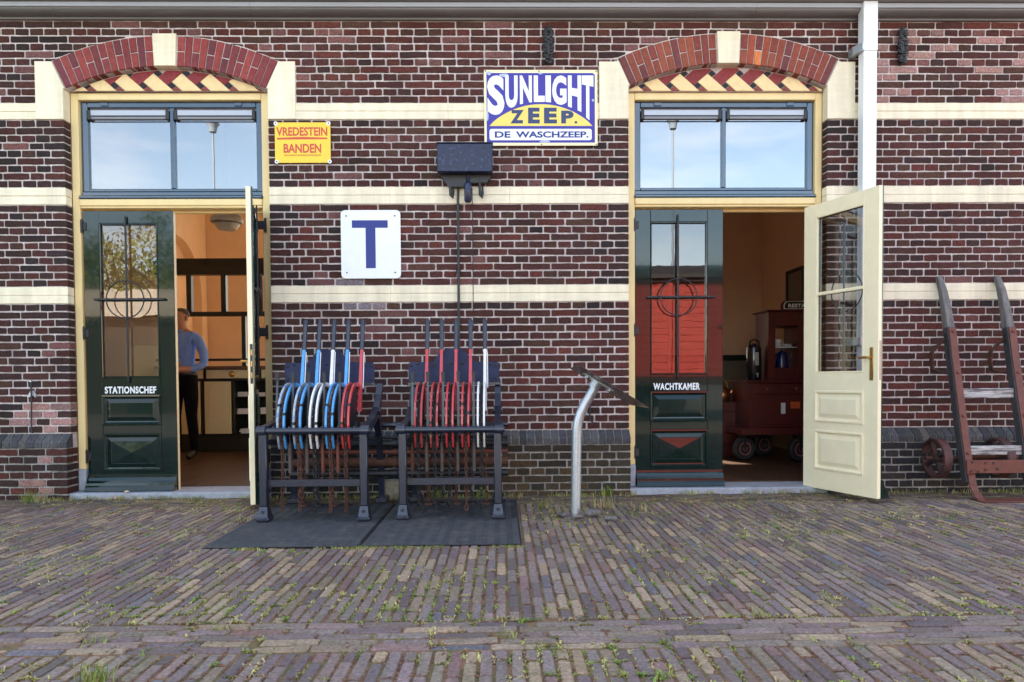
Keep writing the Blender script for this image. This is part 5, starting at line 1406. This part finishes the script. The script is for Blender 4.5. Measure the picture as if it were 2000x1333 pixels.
def blade(mb, x, y, z, L, az, lean, w, c):
    dx, dy = cos(az), sin(az); px, py = -dy * w, dx * w
    m_ = (x + dx * L * lean * .45, y + dy * L * lean * .45, z + L * .62); t_ = (x + dx * L * lean, y + dy * L * lean, z + L * (1 - lean * .45))
    mb.add([(x - px, y - py, z), (x + px, y + py, z), (m_[0] + px * .8, m_[1] + py * .8, m_[2]), (m_[0] - px * .8, m_[1] - py * .8, m_[2]), t_], [(0, 1, 2, 3), (3, 2, 4)], col=c)
wd = MB(); db = MB()
for (x, y, e) in JT:
    if not (-4.4 < x < 4.4 and y > -3.75): continue
    if -1.66 < x < .13 and -1.80 < y < -.29: continue
    dn = mnoise.noise(Vector((x * 1.3, y * 1.7, 3))) + .55 * mnoise.noise(Vector((x * 4, y * 4, 9)))
    edge = .18 if (y > -.5 or abs(y + 3.0) < .06 or abs(y + 3.28) < .04) else 0
    if R.random() < .38 + 1.25 * dn + edge:
        gs = R.choice(GREENS) if R.random() < .75 else R.choice(STRAW)
        n = R.randint(9, 22); sp = R.uniform(.010, .032); sz = R.uniform(.007, .017) * (1.25 if R.random() < .15 else 1)
        for k in range(n):
            c = vary(gs, .3); blade(wd, x + (R.gauss(0, .004) if not e else R.gauss(0, sp)), y + (R.gauss(0, sp) if not e else R.gauss(0, .004)), -.006, sz * R.uniform(.6, 1.3), R.uniform(0, 2 * pi), R.uniform(.75, 1.25), R.uniform(.0016, .0042), c)
    if R.random() < .9:
        for k in range(R.randint(6, 16)):
            a = R.uniform(0, 2 * pi); l = R.uniform(.003, .008); xx, yy_ = x + (R.gauss(0, .003) if not e else R.uniform(-.02, .02)), y + (R.uniform(-.05, .05) if not e else R.gauss(0, .003)); zz = R.uniform(-.004, .001)
            db.add([(xx + l * cos(a), yy_ + l * sin(a), zz + .002), (xx - l * .4 * sin(a), yy_ + l * .4 * cos(a), zz), (xx - l * cos(a), yy_ - l * sin(a), zz + .001), (xx + l * .4 * sin(a), yy_ - l * .4 * cos(a), zz + .002)], [(0, 1, 2, 3)], col=vary(R.choice([(.20, .075, .03), (.15, .06, .03), (.26, .13, .06), (.10, .055, .035)]), .3))
# along the wall foot and the mat edges
for k in range(900):
    x = R.uniform(-4.3, 4.3); y = -.075 - abs(R.gauss(0, .05))
    if LO[0] < x < LO[1] or RO[0] < x < RO[1]:
        y = -.05 - abs(R.gauss(0, .03))
    if mnoise.noise(Vector((x * 2, 5, 1))) < -.15: continue
    c = vary(R.choice(GREENS + STRAW[:2]), .3)
    for q in range(4): blade(wd, x + R.gauss(0, .02), y + R.gauss(0, .008), -.004, R.uniform(.012, .05), R.uniform(0, 2 * pi), R.uniform(.2, .8), R.uniform(.001, .0025), vary(c, .2))
for k in range(260):
    x = R.uniform(-1.62, .12); y = -1.793 - abs(R.gauss(0, .012))
    if mnoise.noise(Vector((x * 3, 2, 1))) < -.05: continue
    c = vary(R.choice(GREENS), .3)
    for q in range(5): blade(wd, x + R.gauss(0, .012), y, -.004, R.uniform(.010, .024), R.uniform(0, 2 * pi), R.uniform(.4, 1.0), R.uniform(.001, .0024), c)
o = build('joint_weeds', wd, weedM, kind='stuff'); tag(o, 'small yellow-green weeds and moss growing in the paving joints', 'weeds')
o = build('seed_debris', db, weedM, kind='stuff'); tag(o, 'reddish brown seed debris lying in the paving joints', 'debris')
def tuft(x, y, n, h, label, dry=.3, spread=.03, broad=False):
    mb = MB()
    for k in range(n):
        c = vary(R.choice(STRAW) if R.random() < dry else R.choice(GREENS[1:2] * 2 + GREENS[:1] + GREENS[4:]), .3)
        blade(mb, R.gauss(0, spread), R.gauss(0, spread * .6), -.006, h * R.uniform(.35, 1.1), R.uniform(0, 2 * pi), R.uniform(.15, .95), R.uniform(.0011, .0022) * (3 if broad else 1), c)
    o = build('grass_tuft', mb, weedM, loc=(x, y, 0)); tag(o, label, 'grass tuft', 'grass tufts in the paving'); return o
TUFTS = [((-1.235, -3.50), 90, .085, 'largest green grass tuft, at the front edge left of the middle', .3, .030),
    ((-1.415, -3.16), 40, .035, 'low grass tuft on the row border in front of the green doorway', .4, .03),
    ((-1.035, -3.06), 60, .032, 'brownish grass tuft on the row border left of the mats', .7, .02),
    ((-.44, -2.85), 34, .032, 'fresh green tuft between the mat with blue levers and the row border', .15, .02),
    ((.985, -2.97), 40, .045, 'grass tuft with pale straws at the row border in front of the waiting room', .5, .022),
    ((.03, -3.16), 36, .035, 'upright green tuft in the middle of the row border', .2, .016),
    ((.295, -.62), 46, .10, 'dark green tuft just behind the left side of the board post', .1, .018),
    ((.72, -.62), 70, .13, 'tall dry orange-brown grass behind the loose bricks', .85, .04),
    ((.98, -.75), 44, .08, 'straw coloured grass in front of the waiting room threshold edge', .75, .035),
    ((-3.62, -.15), 90, .13, 'long thin green grass against the left plinth', .2, .045),
    ((-.16, -.13), 30, .10, 'green weed against the plinth behind the white lever', .05, .03),
    ((-.50, -.13), 34, .10, 'green weed against the plinth behind the red levers', .05, .03),
    ((.83, -.12), 22, .12, 'green weed against the plinth just left of the waiting room doorway', .05, .02),
    ((-1.72, -1.0), 46, .05, 'dry grass tuft at the left side edge of the mats', .85, .035),
    ((2.75, -.30), 44, .055, 'straggling grass under the open cream door', .5, .035),
    ((.48, -3.53), 34, .032, 'bright green weed at the front edge right of the middle', .1, .016)]
for (p, n, h, lb, dr, sp) in TUFTS: tuft(p[0], p[1], n, h, lb, dr, sp, broad='weed' in lb)
mb = MB(); ellipsoid(mb, (0, 0, 0), (.022, .016, .010), 10, 6); o = build('pebble', mb, mk('pale_pebble', (.55, .42, .33), .7, bump=.1), loc=(-2.955, -.035, .054)); tag(o, 'pale flat pebble lying on the doorstep of the green door', 'pebble')
mb = MB(); ellipsoid(mb, (0, 0, 0), (.018, .016, .014), 10, 6); o = build('pebble', mb, mk('pink_pebble', (.45, .28, .22), .7, bump=.1), loc=(-3.02, -.075, .012)); tag(o, 'round pinkish pebble below the doorstep of the green door', 'pebble')

# ------------------------------------------------------------------ across the yard, behind the camera: what the glass and paint reflect
wg = thing('freight_wagon', 'red planked freight wagon standing in the sun across the yard', 'wagon', (6.2, -10.4, 0))
def WB(name, m, boxes, b=.006, parent=wg):
    mb = MB()
    for q in boxes: mb.box(*q, b=b)
    return build(name, mb, m, parent)
WL = 4.6
for k in range(14):
    WB('plank', wagonM, [(-WL, WL, 1.16, 1.2, .98 + k * .148, .98 + (k + 1) * .148 - .0035)])
WB('body', wagonM, [(-WL + .01, WL - .01, -1.2, 1.155, .97, 3.05)])
WB('frame', wagonblackM, [(-WL - .1, WL + .1, -1.2, 1.22, .80, .965)])
for x in (-2.6, -.75, .75, 2.6): WB('post', wagonM, [(x - .05, x + .05, 1.2005, 1.245, .97, 3.04)])
WB('rail', wagonblackM, [(-1.6, 1.6, 1.246, 1.27, 2.02, 2.06)]); WB('rail', wagonblackM, [(-3.4, 3.4, 1.246, 1.28, 2.98, 3.05)])
for x in (-.35, .45): mb = MB(); mb.tube([(x - .12, 1.25, 1.72), (x - .12, 1.31, 1.72), (x + .12, 1.31, 1.74), (x + .12, 1.25, 1.74)], .018, 8); build('handle', mb, wagonblackM, wg)
mb = MB(); mb.prism([(-1.36, 3.06)] + [(1.36 * cos(a) , 3.06 + .42 * sin(a)) for a in [pi - pi * i / 14 for i in range(15)]], -WL - .1, WL + .1, plane='yz'); build('roof', mb, wagonblackM, wg)
for x in (-2.6, 2.6):
    for y in (-.75, .75):
        mb = MB(); mb.lathe([(.04, -.06), (.44, -.05), (.46, .03), (.48, .06), (.42, .065), (.06, .05)], (x, y, .48), axis='y', n=24); build('wheel', mb, wagonblackM, wg)
mb = MB(); mb.box(-80, 80, -11.3, -9.4, -.028, .0, b=0)
tree_leaf_mesh = None
def tree(x, y, h, cr, seed, label):
    rr = random.Random(seed); t = thing('tree', label, 'tree', (x, y, -.03), 'trees across the yard')
    mb = MB(); mb.tube([(0, 0, 0), (.1, .05, h * .25), (.05, -.1, h * .5), (.1, 0, h * .8)], [.28, .22, .15, .04], 10)
    tips = []
    for k in range(12):
        a = rr.uniform(0, 2 * pi); z0 = h * rr.uniform(.28, .65); l = cr * rr.uniform(.6, 1.0); p = (l * cos(a), l * sin(a), z0 + h * rr.uniform(.1, .3)); tips.append(p)
        mb.tube([(.06, 0, z0), (p[0] * .5, p[1] * .5, (z0 + p[2]) / 2 + .2), p], [.10, .06, .02], 6)
    build('trunk', mb, barkM, t)
    mb = MB(); cl = []
    for p in tips + [(0, 0, h * .9), (.5, .3, h * .8), (-.6, .2, h * .75)]:
        for q in range(7): cl.append((p[0] + rr.gauss(0, cr * .25), p[1] + rr.gauss(0, cr * .25), max(h * .22, p[2] + rr.gauss(0, h * .08))))
    for (a, b, c) in cl:
        tone = rr.uniform(.7, 1.3)
        for q in range(60):
            d = Vector((rr.gauss(0, 1), rr.gauss(0, 1), rr.gauss(0, .8))).normalized() * cr * .20 * rr.random() ** .4
            n = Vector((rr.gauss(0, 1), rr.gauss(0, 1), rr.gauss(0, 1) + .6)).normalized(); u = n.orthogonal().normalized(); v = n.cross(u); s_ = rr.uniform(.07, .13)
            P = Vector((a, b, c)) + d
            mb.add([P + u * s_, P + v * s_ * .5, P - u * s_, P - v * s_ * .5], [(0, 1, 2, 3)], col=(.17 * tone, .21 * tone, .035 * tone))
    build('crown', mb, treeleafM, t)
tree(-12.2, -21.5, 6.7, 2.9, 4, 'broad tree behind the beige shed across the yard')
tree(-17.5, -26.0, 7.6, 3.0, 8, 'taller tree farther along behind the beige shed')
sd2 = thing('shed', 'beige plastered shed with pale low roof across the yard', 'shed', (-10.8, -18.0, -.03))
mb = MB(); mb.box(-4.8, 2.6, -2.5, 2.0, 0, 2.9); build('wall', mb, mk('shaded_shed_wall', (.035, .03, .022), .85, var=.15), sd2)  # the wall's shade is put into this dark colour
mb = MB(); mb.convex([(x, y, z + d) for x in (-5.1, 2.9) for (y, z) in ((2.4, 2.95), (-.25, 4.0), (-2.9, 2.95)) for d in (0, .1)][:12], [(0, 1, 3, 2), (2, 3, 5, 4), (0, 2, 8, 6), (2, 4, 10, 8), (6, 7, 9, 8), (8, 9, 11, 10), (0, 1, 7, 6), (4, 5, 11, 10), (1, 3, 9, 7), (3, 5, 11, 9)]); build('roof', mb, plasterM, sd2)
mb = MB(); mb.box(-.6, .4, 2.001, 2.06, 0, 2.1, b=.01); build('door', mb, greenM, sd2)
polegreyM = mk('grey_lamp_paint', (.24, .30, .38), .6, bump=0)
def street_lamp(x, y, h, label):
    t = thing('street_lamp', label, 'street lamp', (x, y, -.03), 'street lamps across the yard')
    mb = MB(); mb.tube([(0, 0, 0), (0, 0, h * .3), (0, 0, h)], [.07, .045, .035], 10); mb.lathe([(.16, 0), (.15, .25), (.07, .35)], n=14); build('pole', mb, polegreyM, t)
    mb = MB(); mb.lathe([(.05, h), (.12, h + .04), (.15, h + .22), (.22, h + .32), (.06, h + .38)], n=16); build('lantern', mb, polegreyM, t)
street_lamp(-9.7, -18.5, 9.4, 'street lamp facing the station master doorway across the yard')
street_lamp(5.95, -18.5, 9.5, 'street lamp behind the red wagon')
